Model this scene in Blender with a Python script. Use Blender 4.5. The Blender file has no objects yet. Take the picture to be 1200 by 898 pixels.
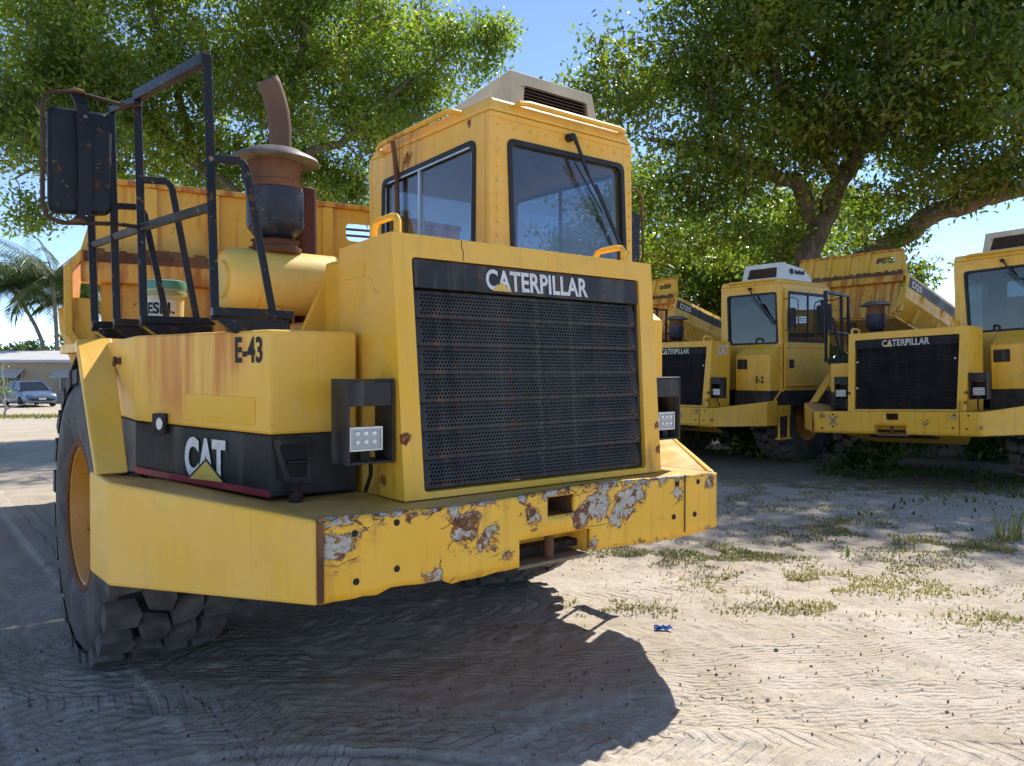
import bpy, bmesh, math, random
import numpy as np
from mathutils import Vector, Matrix
R = math.radians
random.seed(7)
rng = np.random.default_rng(11)
sc = bpy.context.scene
col = sc.collection

# ------------------------------------------------------------------ camera, sky, sun, exposure
CAM = Vector((-2.246, -2.518, 1.5))
FW = Vector((0.6228, 0.7825, 0.0)).normalized()      # level viewing direction
RT = Vector((FW.y, -FW.x, 0.0))
cd = bpy.data.cameras.new('camera')
cam = bpy.data.objects.new('camera', cd); col.objects.link(cam)
cd.sensor_fit = 'HORIZONTAL'; cd.sensor_width = 36.0; cd.lens = 36.0 * 920.0 / 1200.0
cd.clip_start = 0.05; cd.clip_end = 3000
cam.location = CAM
PIT = math.atan(14 / 920)
fwd = FW * math.cos(PIT) + Vector((0, 0, -math.sin(PIT)))
cam.rotation_euler = fwd.to_track_quat('-Z', 'Y').to_euler()
sc.camera = cam

SUN = Vector((0.83, 0.36, 1.0)).normalized()          # towards the sun
SUN_EL = math.asin(SUN.z); SUN_AZ = math.atan2(SUN.x, SUN.y)
w = bpy.data.worlds.new('World'); sc.world = w; w.use_nodes = True
wn = w.node_tree.nodes; wl = w.node_tree.links
sky = wn.new('ShaderNodeTexSky'); sky.sky_type = 'NISHITA'; sky.sun_disc = False
sky.sun_elevation = SUN_EL; sky.sun_rotation = SUN_AZ
sky.altitude = 0.0; sky.air_density = 0.48; sky.dust_density = 0.0; sky.ozone_density = 1.2
bg = wn['Background']; bg.inputs['Strength'].default_value = 0.108
wl.new(sky.outputs['Color'], bg.inputs['Color'])
ld = bpy.data.lights.new('sun', 'SUN'); ld.energy = 2.55; ld.angle = R(0.53); ld.color = (1.0, 0.95, 0.87)
sun = bpy.data.objects.new('sun', ld); col.objects.link(sun)
sun.rotation_euler = (-SUN).to_track_quat('-Z', 'Y').to_euler()
sc.view_settings.view_transform = 'Standard'; sc.view_settings.look = 'None'
sc.view_settings.gamma = 1.0; sc.view_settings.exposure = 1.45
sc.view_settings.use_curve_mapping = False
try:
    sc.cycles.max_bounces = 6; sc.cycles.transparent_max_bounces = 12
    sc.cycles.diffuse_bounces = 3; sc.cycles.transmission_bounces = 4; sc.cycles.glossy_bounces = 3
    sc.cycles.caustics_reflective = False; sc.cycles.caustics_refractive = False
    sc.cycles.use_denoising = True; sc.cycles.use_adaptive_sampling = True; sc.cycles.adaptive_threshold = 0.02
except Exception:
    pass

def W(X, Z, z=0.0):
    """a point X metres to the right of and Z metres beyond the place where the photographer stood"""
    p = CAM + RT * X + FW * Z
    return Vector((p.x, p.y, z))

def terrain(x, y):
    """smooth height of the yard: level near, falling away a little towards the road"""
    d = np.hypot(np.asarray(x, float) - 1.0, np.asarray(y, float) - 1.0)
    return -0.55 * np.clip((d - 9.0) / 36.0, 0, 1) ** 1.15

# ------------------------------------------------------------------ node helpers
def newmat(name):
    m = bpy.data.materials.new(name); m.use_nodes = True
    nt = m.node_tree; nt.nodes.clear()
    return m, nt

def nd(nt, typ, ins=None, **props):
    n = nt.nodes.new('ShaderNode' + typ)
    for k, v in props.items(): setattr(n, k, v)
    for k, v in (ins or {}).items():
        s = n.inputs[k]
        if isinstance(v, bpy.types.NodeSocket): nt.links.new(v, s)
        else:
            if s.type == 'RGBA' and len(v) == 3: v = (*v, 1.0)
            s.default_value = v
    return n

def mth(nt, op, a, b=0.0, clamp=False): return nd(nt, 'Math', {0: a, 1: b}, operation=op, use_clamp=clamp).outputs[0]
def mixc(nt, f, a, b, blend='MIX'):
    n = nt.nodes.new('ShaderNodeMix'); n.data_type = 'RGBA'; n.blend_type = blend
    for i, v in ((0, f), (6, a), (7, b)):
        s = n.inputs[i]
        if isinstance(v, bpy.types.NodeSocket): nt.links.new(v, s)
        else:
            if s.type == 'RGBA' and len(v) == 3: v = (*v, 1.0)
            s.default_value = v
    return n.outputs[2]
def coords(nt, kind='Object'): return nd(nt, 'TexCoord').outputs[kind]
def mapp(nt, v, scale=(1, 1, 1), rot=(0, 0, 0), loc=(0, 0, 0)):
    return nd(nt, 'Mapping', {'Vector': v, 'Scale': scale, 'Rotation': rot, 'Location': loc}).outputs[0]
def noise(nt, v, s, d=4.0, r=0.55, dist=0.0): return nd(nt, 'TexNoise', {'Vector': v, 'Scale': s, 'Detail': d, 'Roughness': r, 'Distortion': dist}).outputs[0]
def rng_(nt, v, a, b, c=0.0, d=1.0, smooth=True):
    return nd(nt, 'MapRange', {'Value': v, 'From Min': a, 'From Max': b, 'To Min': c, 'To Max': d}, interpolation_type='SMOOTHSTEP' if smooth else 'LINEAR').outputs[0]
def blob(nt, v, p, r0, r1, sc_=(1, 1, 1)):
    q = nd(nt, 'VectorMath', {0: v, 1: p}, operation='SUBTRACT').outputs[0]
    q = nd(nt, 'VectorMath', {0: q, 1: sc_}, operation='MULTIPLY').outputs[0]
    ln = nd(nt, 'VectorMath', {0: q}, operation='LENGTH').outputs['Value']
    return rng_(nt, ln, r0, r1, 1.0, 0.0)
def finish(m, nt, color, rough=0.5, metal=0.0, bump=None, bstr=0.2, bdist=0.01, spec=0.5):
    ins = {'Base Color': color, 'Roughness': rough, 'Metallic': metal, 'Specular IOR Level': spec}
    if bump is not None:
        ins['Normal'] = nd(nt, 'Bump', {'Height': bump, 'Strength': bstr, 'Distance': bdist}).outputs[0]
    p = nd(nt, 'BsdfPrincipled', ins)
    o = nd(nt, 'OutputMaterial', {'Surface': p.outputs[0]})
    return m

M = {}
YEL = (0.91, 0.495, 0.036); RUSTD = (0.085, 0.032, 0.014); RUSTO = (0.36, 0.125, 0.025)

def yellow(name, base=YEL, streak=0.35, rust=0.5, pale=0.5, blobs=(), streaks=(), grime=0.5, stc=(0.42, 0.19, 0.035), st0=0.52):
    """old machine paint: faded, grimy, run with rust; blobs = rust spots, streaks = stained stretches (place, radius)"""
    m, nt = newmat(name); v = coords(nt)
    n1 = noise(nt, v, 1.7, 2); n2 = noise(nt, v, 7.0, 4, 0.6); n3 = noise(nt, v, 45.0, 3, 0.65)
    c = mixc(nt, rng_(nt, n1, 0.35, 0.68), base, tuple(min(1, b * k) for b, k in zip(base, (1.03, 1.08, 2.4))))
    c = mixc(nt, mth(nt, 'MULTIPLY', rng_(nt, n2, 0.5, 0.75), pale), c, (0.86, 0.58, 0.15))
    st = noise(nt, mapp(nt, v, (9, 9, 0.45)), 1.6, 4, 0.6)
    stm = mth(nt, 'MULTIPLY', rng_(nt, mth(nt, 'ADD', st, mth(nt, 'MULTIPLY', mth(nt, 'SUBTRACT', n2, 0.5), 0.35)), st0, st0 + 0.2), streak)
    for p, r in streaks:
        s2 = mth(nt, 'MULTIPLY', blob(nt, v, p, r * 0.45, r), rng_(nt, st, 0.34, 0.60))
        stm = mth(nt, 'MAXIMUM', stm, mth(nt, 'MULTIPLY', s2, 0.85))
    c = mixc(nt, stm, c, stc)
    # brown-grey grime gathered in patches
    g = mth(nt, 'MULTIPLY', rng_(nt, noise(nt, v, 3.1, 5, 0.7, 0.6), 0.50, 0.78), grime)
    c = mixc(nt, g, c, (0.42, 0.26, 0.07))
    # dusty rain runs, rubbed patches and stray scratches
    c = mixc(nt, mth(nt, 'MULTIPLY', rng_(nt, noise(nt, mapp(nt, v, (26, 26, 1.1), loc=(2, 5, 3)), 1.0, 4, 0.6), 0.56, 0.72), 0.22), c, (0.50, 0.38, 0.20))
    c = mixc(nt, mth(nt, 'MULTIPLY', rng_(nt, noise(nt, mapp(nt, v, (1, 1, 1.6), loc=(7, 1, 2)), 5.0, 6, 0.7, 1.0), 0.58, 0.66), 0.16), c, (0.46, 0.30, 0.10))
    vq = nd(nt, 'VectorMath', {0: v, 1: nd(nt, 'CombineXYZ', {0: mth(nt, 'MULTIPLY', n2, 0.35), 1: mth(nt, 'MULTIPLY', n2, 0.35), 2: mth(nt, 'MULTIPLY', n1, 0.6)}).outputs[0]}, operation='ADD').outputs[0]
    vo = nd(nt, 'TexVoronoi', {'Vector': mapp(nt, vq, (1, 1, 0.6), rot=(0.3, 0.5, 0.2)), 'Scale': 3.3}, feature='DISTANCE_TO_EDGE').outputs['Distance']
    scm = mth(nt, 'MULTIPLY', rng_(nt, vo, 0.010, 0.004), rng_(nt, noise(nt, mapp(nt, v, loc=(1, 8, 6)), 2.6, 1), 0.66, 0.70))
    c = mixc(nt, mth(nt, 'MULTIPLY', scm, 0.35), c, (0.22, 0.12, 0.04))
    sp = rng_(nt, noise(nt, v, 13.0, 6, 0.68, 0.4), 0.665, 0.70)
    fine = rng_(nt, noise(nt, v, 60.0, 4, 0.6), 0.68, 0.72)
    sm = mth(nt, 'MULTIPLY', mth(nt, 'MAXIMUM', sp, mth(nt, 'MULTIPLY', fine, 0.8)), rust, True)
    for p, r in blobs:
        bb = mth(nt, 'ADD', mth(nt, 'MULTIPLY', blob(nt, v, p, 0.0, r), 0.42), mth(nt, 'MULTIPLY', noise(nt, mapp(nt, v, (1, 1, 0.45)), 24.0, 7, 0.65, 0.6), 1.0))
        sm = mth(nt, 'MAXIMUM', sm, rng_(nt, bb, 0.72, 0.80))
    c = mixc(nt, sm, c, mixc(nt, rng_(nt, n3, 0.35, 0.65), RUSTD, RUSTO))
    rg = mth(nt, 'ADD', rng_(nt, n2, 0.3, 0.7, 0.34, 0.58), mth(nt, 'MULTIPLY', sm, 0.3), True)
    h = mth(nt, 'ADD', mth(nt, 'MULTIPLY', n3, 0.25), mth(nt, 'MULTIPLY', n2, 0.5))
    h = mth(nt, 'ADD', h, mth(nt, 'MULTIPLY', n1, 2.2))
    return finish(m, nt, c, rg, 0, h, 0.35, 0.006, 0.4)

def chipped(name, blobs, edge=True):
    """bumper paint: knocked through to grey primer and rust along the top edge and at the listed places"""
    m, nt = newmat(name); v = coords(nt); z = nd(nt, 'SeparateXYZ', {0: v}).outputs[2]
    n1 = noise(nt, v, 2.0, 3); n2 = noise(nt, v, 9.0, 8, 0.62, 0.5); n3 = noise(nt, v, 55.0, 5, 0.65)
    n4 = noise(nt, mapp(nt, v, (1, 1, 1), loc=(3, 7, 1)), 15.0, 7, 0.6, 1.2)
    c = mixc(nt, rng_(nt, n1, 0.3, 0.7), (0.86, 0.46, 0.03), (0.90, 0.53, 0.06))
    st = noise(nt, mapp(nt, v, (13, 13, 0.8)), 1.5, 5, 0.6)
    c = mixc(nt, mth(nt, 'MULTIPLY', rng_(nt, st, 0.5, 0.72), 0.4), c, (0.45, 0.22, 0.04))
    q = None
    for p, r, k in blobs:
        b = mth(nt, 'MULTIPLY', blob(nt, v, p, 0.0, r), k)
        q = b if q is None else mth(nt, 'MAXIMUM', q, b)
    if edge:
        e = mth(nt, 'MULTIPLY', rng_(nt, z, 0.90, 0.985), 0.62)
        q = mth(nt, 'MAXIMUM', q, e)
        q = mth(nt, 'MAXIMUM', q, mth(nt, 'MULTIPLY', rng_(nt, z, 0.735, 0.69), 0.36))
    n5 = noise(nt, mapp(nt, v, (1, 1, 1.4), rot=(0, 0.5, 0)), 8.5, 10, 0.70, 1.0)
    val = mth(nt, 'ADD', q, mth(nt, 'MULTIPLY', mth(nt, 'SUBTRACT', n5, 0.52), 2.9))
    rust = rng_(nt, val, 0.50, 0.53)
    # scratches: thin wandering lines where the bumper has been scraped
    wv = mapp(nt, v, (1, 1, 1), rot=(0, 0.45, 0)); wob = noise(nt, v, 6.0, 5, 0.6)
    vv = nd(nt, 'VectorMath', {0: wv, 1: nd(nt, 'CombineXYZ', {0: mth(nt, 'MULTIPLY', wob, 0.25), 2: mth(nt, 'MULTIPLY', n1, 0.3)}).outputs[0]}, operation='ADD').outputs[0]
    vo = nd(nt, 'TexVoronoi', {'Vector': mapp(nt, vv, (0.7, 0.01, 1.5)), 'Scale': 6.5, 'Randomness': 1.0}, feature='DISTANCE_TO_EDGE').outputs['Distance']
    scr = mth(nt, 'MULTIPLY', rng_(nt, vo, 0.018, 0.007), rng_(nt, mth(nt, 'ADD', q, mth(nt, 'MULTIPLY', mth(nt, 'SUBTRACT', noise(nt, v, 3.0, 3), 0.5), 1.6)), 0.26, 0.42))
    rust = mth(nt, 'MAXIMUM', rust, scr)
    core = mth(nt, 'MULTIPLY', rng_(nt, val, 0.60, 0.64), rng_(nt, mth(nt, 'ADD', mth(nt, 'MULTIPLY', n4, 0.6), mth(nt, 'MULTIPLY', noise(nt, mapp(nt, v, loc=(9, 1, 4)), 5.0, 3), 0.5)), 0.50, 0.53))
    rc = mixc(nt, rng_(nt, n3, 0.38, 0.62), (0.11, 0.045, 0.024), (0.27, 0.11, 0.045))
    # stained paint round each chip, and stain run down from it
    c = mixc(nt, mth(nt, 'MULTIPLY', rng_(nt, mth(nt, 'ADD', val, mth(nt, 'MULTIPLY', st, 0.5)), 0.50, 0.85), 0.55), c, (0.50, 0.25, 0.06))
    c = mixc(nt, rust, c, rc)
    c = mixc(nt, core, c, mixc(nt, rng_(nt, n3, 0.3, 0.7), (0.34, 0.31, 0.25), (0.55, 0.52, 0.44)))
    rg = mth(nt, 'ADD', 0.42, mth(nt, 'MULTIPLY', rust, 0.4), True)
    h = mth(nt, 'ADD', mth(nt, 'MULTIPLY', n3, 0.3), mth(nt, 'MULTIPLY', rust, -1.0))
    h = mth(nt, 'ADD', h, mth(nt, 'MULTIPLY', n1, 3.0))
    return finish(m, nt, c, rg, 0, h, 0.5, 0.006, 0.4)

def dark(name, base=(0.019, 0.018, 0.017), light=(0.050, 0.047, 0.045), rust=0.4, rough=0.42, dust=0.35, chips=0.0):
    m, nt = newmat(name); v = coords(nt)
    n1 = noise(nt, v, 4.0, 5, 0.6); n2 = noise(nt, v, 18.0, 8, 0.66, 0.3); n3 = noise(nt, v, 70.0, 4)
    c = mixc(nt, rng_(nt, n1, 0.35, 0.7), base, light)
    c = mixc(nt, mth(nt, 'MULTIPLY', rng_(nt, noise(nt, mapp(nt, v, (9, 9, 0.7)), 1.5, 5), 0.5, 0.75), dust), c, (0.16, 0.14, 0.11))
    r = mth(nt, 'MULTIPLY', rng_(nt, n2, 0.60, 0.66), rust)
    c = mixc(nt, r, c, mixc(nt, n3, RUSTD, (0.24, 0.085, 0.025)))
    if chips:
        c = mixc(nt, mth(nt, 'MULTIPLY', rng_(nt, noise(nt, mapp(nt, v, loc=(5, 2, 8)), 22.0, 6, 0.7), 0.64, 0.67), chips), c, (0.45, 0.36, 0.2))
    return finish(m, nt, c, rng_(nt, n1, 0.3, 0.7, rough - 0.1, rough + 0.18), 0, mth(nt, 'ADD', n3, mth(nt, 'MULTIPLY', r, 2.0)), 0.3, 0.003, 0.28)

def plain(name, base, rough=0.5, metal=0.0, var=0.15, scale=8.0, bstr=0.15):
    m, nt = newmat(name); v = coords(nt); n = noise(nt, v, scale, 5, 0.6); f = noise(nt, v, scale * 8, 3)
    c = mixc(nt, rng_(nt, n, 0.3, 0.7), tuple(b * (1 - var) for b in base), tuple(min(1, b * (1 + var)) for b in base))
    return finish(m, nt, c, rng_(nt, n, 0.3, 0.7, max(0.05, rough - 0.08), min(1, rough + 0.08)), metal, f, bstr, 0.003)

def glass(name, tint=(0.80, 0.88, 0.92), gloss=1.0, dirt=0.12):
    m, nt = newmat(name); v = coords(nt)
    fc = nd(nt, 'LayerWeight', {'Blend': 0.5}).outputs['Facing']
    fr = mth(nt, 'ADD', 0.045, mth(nt, 'MULTIPLY', mth(nt, 'POWER', fc, 5.0), 0.95))
    t = nd(nt, 'BsdfTransparent', {'Color': tint}).outputs[0]
    g = nd(nt, 'BsdfGlossy', {'Color': (1, 1, 1), 'Roughness': 0.02}).outputs[0]
    s = nd(nt, 'MixShader', {0: mth(nt, 'MULTIPLY', fr, gloss, True), 1: t, 2: g}).outputs[0]
    d = nd(nt, 'BsdfDiffuse', {'Color': (0.42, 0.40, 0.36)}).outputs[0]
    k = mth(nt, 'MULTIPLY', rng_(nt, noise(nt, v, 3.5, 7, 0.65), 0.25, 0.8), dirt)
    s = nd(nt, 'MixShader', {0: k, 1: s, 2: d}).outputs[0]
    nd(nt, 'OutputMaterial', {'Surface': s})
    return m

def leafmat(name, a, b, trans=0.45, rough=0.42, brown=None):
    m, nt = newmat(name)
    rnd = nd(nt, 'NewGeometry').outputs['Random Per Island']
    c = mixc(nt, rnd, a, b)
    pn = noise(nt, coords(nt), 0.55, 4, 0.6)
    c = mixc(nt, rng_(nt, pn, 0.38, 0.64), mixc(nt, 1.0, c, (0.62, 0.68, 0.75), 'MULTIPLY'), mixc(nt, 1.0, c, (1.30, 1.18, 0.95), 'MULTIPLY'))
    if brown: c = mixc(nt, rng_(nt, rnd, 0.978, 0.985), c, brown)
    p = nd(nt, 'BsdfPrincipled', {'Base Color': c, 'Roughness': rough, 'Specular IOR Level': 0.45}).outputs[0]
    tc = mixc(nt, 1.0, c, (1.25, 1.55, 0.5), 'MULTIPLY')
    t = nd(nt, 'BsdfTranslucent', {'Color': tc}).outputs[0]
    s = nd(nt, 'MixShader', {0: trans, 1: p, 2: t}).outputs[0]
    nd(nt, 'OutputMaterial', {'Surface': s})
    return m

def bark(name, a, b, s=6.0):
    m, nt = newmat(name); v = coords(nt)
    n = noise(nt, mapp(nt, v, (1, 1, 0.35)), s, 8, 0.65, 0.4); f = noise(nt, v, s * 7, 5)
    c = mixc(nt, rng_(nt, n, 0.3, 0.7), a, b)
    return finish(m, nt, c, 0.9, 0, mth(nt, 'ADD', n, mth(nt, 'MULTIPLY', f, 0.4)), 0.7, 0.04, 0.2)

M['yel'] = yellow('yellow_paint', rust=0.35)
M['yel_hood'] = yellow('hood_paint', rust=0.15, streak=0.14, pale=0.35, grime=0.25,
                       streaks=[((-0.66, 0.34, 1.05), 0.14), ((0.84, 0.17, 1.06), 0.12)], blobs=[((-0.64, 0.18, 1.23), 0.05), ((-0.66, 0.33, 1.05), 0.05), ((0.86, 0.2, 1.22), 0.06), ((0.85, 0.16, 1.10), 0.05)])
M['yel_box'] = yellow('side_box_paint', base=(0.90, 0.51, 0.05), stc=(0.62, 0.21, 0.04), rust=0.25, streak=0.10, pale=0.55, grime=0.18,
                      streaks=[((-1.27, 0.86, 1.55), 0.34), ((-1.19, 0.71, 1.58), 0.17)])
M['yel_cab'] = yellow('cab_paint', base=(0.88, 0.485, 0.045), rust=0.25, streak=0.18, pale=0.8, grime=0.30,
                      streaks=[((0.43, 2.0, 2.9), 0.3)], blobs=[((0.43, 1.95, 2.88), 0.12), ((0.43, 1.25, 2.95), 0.05)])
M['yel_bed'] = yellow('bed_paint', base=(0.80, 0.44, 0.035), rust=0.9, streak=0.55, pale=0.3, grime=0.5, stc=(0.46, 0.16, 0.025), st0=0.50)
M['yel_bed_rust'] = yellow('rusty_bed_paint', base=(0.74, 0.37, 0.03), rust=1.3, streak=0.95, pale=0.2, grime=0.7, stc=(0.44, 0.13, 0.02), st0=0.42)
M['yel_clean'] = yellow('air_cleaner_paint', base=(0.88, 0.58, 0.12), rust=0.05, streak=0.04, pale=0.8, grime=0.12)
M['yel_patch'] = yellow('patch_paint', base=(0.86, 0.48, 0.03), rust=0.1, streak=0.1, pale=0.1, grime=0.1)
M['bumper'] = chipped('bumper_paint', [((-1.03, 0, 0.90), 0.20, 0.85), ((-0.95, 0, 0.93), 0.12, 0.6), ((-0.48, 0, 0.90), 0.17, 0.95), ((-0.36, 0, 0.82), 0.13, 0.9),
                      ((-0.27, 0, 0.74), 0.07, 0.75), ((-0.14, 0, 0.90), 0.11, 0.8), ((0.02, 0, 0.95), 0.15, 0.72), ((0.14, 0, 0.86), 0.10, 0.9), ((0.25, 0, 0.90), 0.16, 1.0), ((0.42, 0, 0.90), 0.18, 0.95),
                      ((0.50, 0, 0.93), 0.14, 0.8), ((0.36, 0, 0.82), 0.10, 0.75), ((0.80, 0, 0.89), 0.075, 0.8), ((0.22, 0, 0.73), 0.06, 0.8), ((-0.62, 0, 0.71), 0.12, 0.75), ((1.05, 0, 0.93), 0.09, 0.7)])
M['bumper_side'] = yellow('bumper_side_paint', base=(0.88, 0.51, 0.05), rust=0.22, streak=0.06, pale=0.4, grime=0.16); M['ledge_y'] = yellow('dirty_bumper_top', base=(0.62, 0.37, 0.07), rust=1.0, streak=0.0, pale=0.4, grime=1.0)
M['bumper_old'] = chipped('old_bumper_paint', [((-0.95, 0, 0.93), 0.10, 0.7), ((0.75, 0, 0.93), 0.12, 0.7), ((0.45, 0, 0.85), 0.10, 0.65), ((0.0, 0, 0.9), 0.1, 0.7), ((-1.08, 0, 0.8), 0.06, 0.8), ((1.08, 0, 0.8), 0.06, 0.8)], edge=False)
M['ledge'] = dark('dirty_ledge', (0.20, 0.16, 0.10), (0.33, 0.25, 0.13), rust=0.8, rough=0.8, dust=0.8)
M['black'] = dark('black_paint', rust=0.12, dust=0.5)
M['rail'] = dark('railing_paint', (0.008, 0.009, 0.013), (0.018, 0.019, 0.025), rust=0.65, rough=0.40, dust=0.10, chips=0.5)
M['grille'] = dark('grille_paint', (0.026, 0.024, 0.023), (0.072, 0.067, 0.063), rust=0.9, rough=0.46, dust=0.5)
M['grille_old'] = dark('old_grille_paint', (0.012, 0.011, 0.010), (0.030, 0.026, 0.022), rust=0.5, rough=0.7, dust=0.15)
M['frame'] = dark('chassis_paint', (0.012, 0.012, 0.012), (0.03, 0.028, 0.025), rust=0.5, rough=0.8, dust=0.4)
M['void'] = plain('radiator_core', (0.012, 0.012, 0.013), 0.8)
M['rust'] = dark('rusty_steel', (0.11, 0.05, 0.028), (0.21, 0.105, 0.055), rust=0.9, rough=0.85, dust=0.2)
M['rust_dark'] = dark('rusty_black', (0.030, 0.018, 0.013), (0.10, 0.055, 0.035), rust=0.9, rough=0.7, dust=0.2)
M['rust_pipe'] = dark('exhaust_rust', (0.13, 0.075, 0.05), (0.20, 0.12, 0.085), rust=0.5, rough=0.7, dust=0.2)
M['muffler'] = dark('muffler_rust', (0.085, 0.028, 0.022), (0.13, 0.045, 0.032), rust=0.3, rough=0.7, dust=0.1)
M['bowl'] = dark('bowl_paint', (0.012, 0.016, 0.030), (0.04, 0.048, 0.07), rust=0.45, rough=0.33, dust=0.3, chips=0.9)
M['hat'] = dark('cap_paint', (0.10, 0.085, 0.075), (0.22, 0.20, 0.185), rust=0.8, rough=0.5, dust=0.4)
M['white'] = plain('white_decal', (0.72, 0.71, 0.67), 0.5, 0, 0.12, 30)
M['white_worn'] = plain('worn_white_decal', (0.58, 0.55, 0.46), 0.6, 0, 0.25, 14)
M['ydecal'] = plain('yellow_decal', (0.72, 0.50, 0.09), 0.5, 0, 0.1)
M['ink'] = plain('black_decal', (0.015, 0.015, 0.015), 0.6, 0, 0.2)
M['red'] = plain('red_stripe', (0.30, 0.035, 0.04), 0.5, 0, 0.3)
M['blue_mark'] = plain('blue_spray', (0.12, 0.22, 0.48), 0.7, 0, 0.3)
M['rubber'] = None
M['seal'] = plain('window_rubber', (0.012, 0.012, 0.013), 0.6)
M['alu'] = plain('aluminium', (0.55, 0.56, 0.58), 0.35, 0.8, 0.1)
M['lamp'] = plain('lamp_body', (0.38, 0.39, 0.40), 0.4, 0.5, 0.1)
M['lens'] = plain('lamp_lens', (0.75, 0.75, 0.72), 0.12, 0.2, 0.1)
M['acbox'] = plain('aged_plastic', (0.62, 0.52, 0.34), 0.6, 0, 0.16, 3)
M['acwhite'] = plain('white_plastic', (0.70, 0.69, 0.64), 0.5, 0, 0.08, 3)
M['fins'] = plain('condenser_fins', (0.20, 0.13, 0.08), 0.7, 0.3, 0.3)
M['interior'] = plain('cab_interior', (0.10, 0.085, 0.07), 0.8, 0, 0.3, 3)
M['liner'] = plain('cab_headliner', (0.40, 0.27, 0.09), 0.7, 0, 0.2, 3)
M['glass'] = glass('windscreen_glass', (0.66, 0.77, 0.88), 1.5, 0.10)
M['glass_dull'] = glass('dull_glass', (0.30, 0.34, 0.30), 1.2, 0.05)
M['glass_side'] = glass('side_glass', (0.52, 0.52, 0.50), 2.2, 0.10)

m, nt = newmat('tyre_rubber'); v = coords(nt)
n1 = noise(nt, v, 5.0, 6, 0.65); n2 = noise(nt, v, 40.0, 5)
c = mixc(nt, rng_(nt, n1, 0.35, 0.7), (0.045, 0.043, 0.042), (0.12, 0.11, 0.10))
c = mixc(nt, mth(nt, 'MULTIPLY', rng_(nt, n2, 0.5, 0.7), 0.25), c, (0.20, 0.17, 0.14))
M['rubber'] = finish(m, nt, c, 0.72, 0, n2, 0.35, 0.004, 0.35)
M['tread'] = plain('dusty_tread', (0.105, 0.092, 0.082), 0.85, 0, 0.35, 9, 0.5)
M['groove'] = plain('tyre_groove', (0.014, 0.013, 0.012), 0.85)
M['rim'] = yellow('rim_paint', base=(0.58, 0.26, 0.03), rust=1.3, streak=0.9, pale=0.1, grime=0.7)
M['rim_rust'] = dark('rim_rust', (0.13, 0.05, 0.025), (0.24, 0.10, 0.04), rust=0.8, rough=0.8, dust=0.2)

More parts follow.
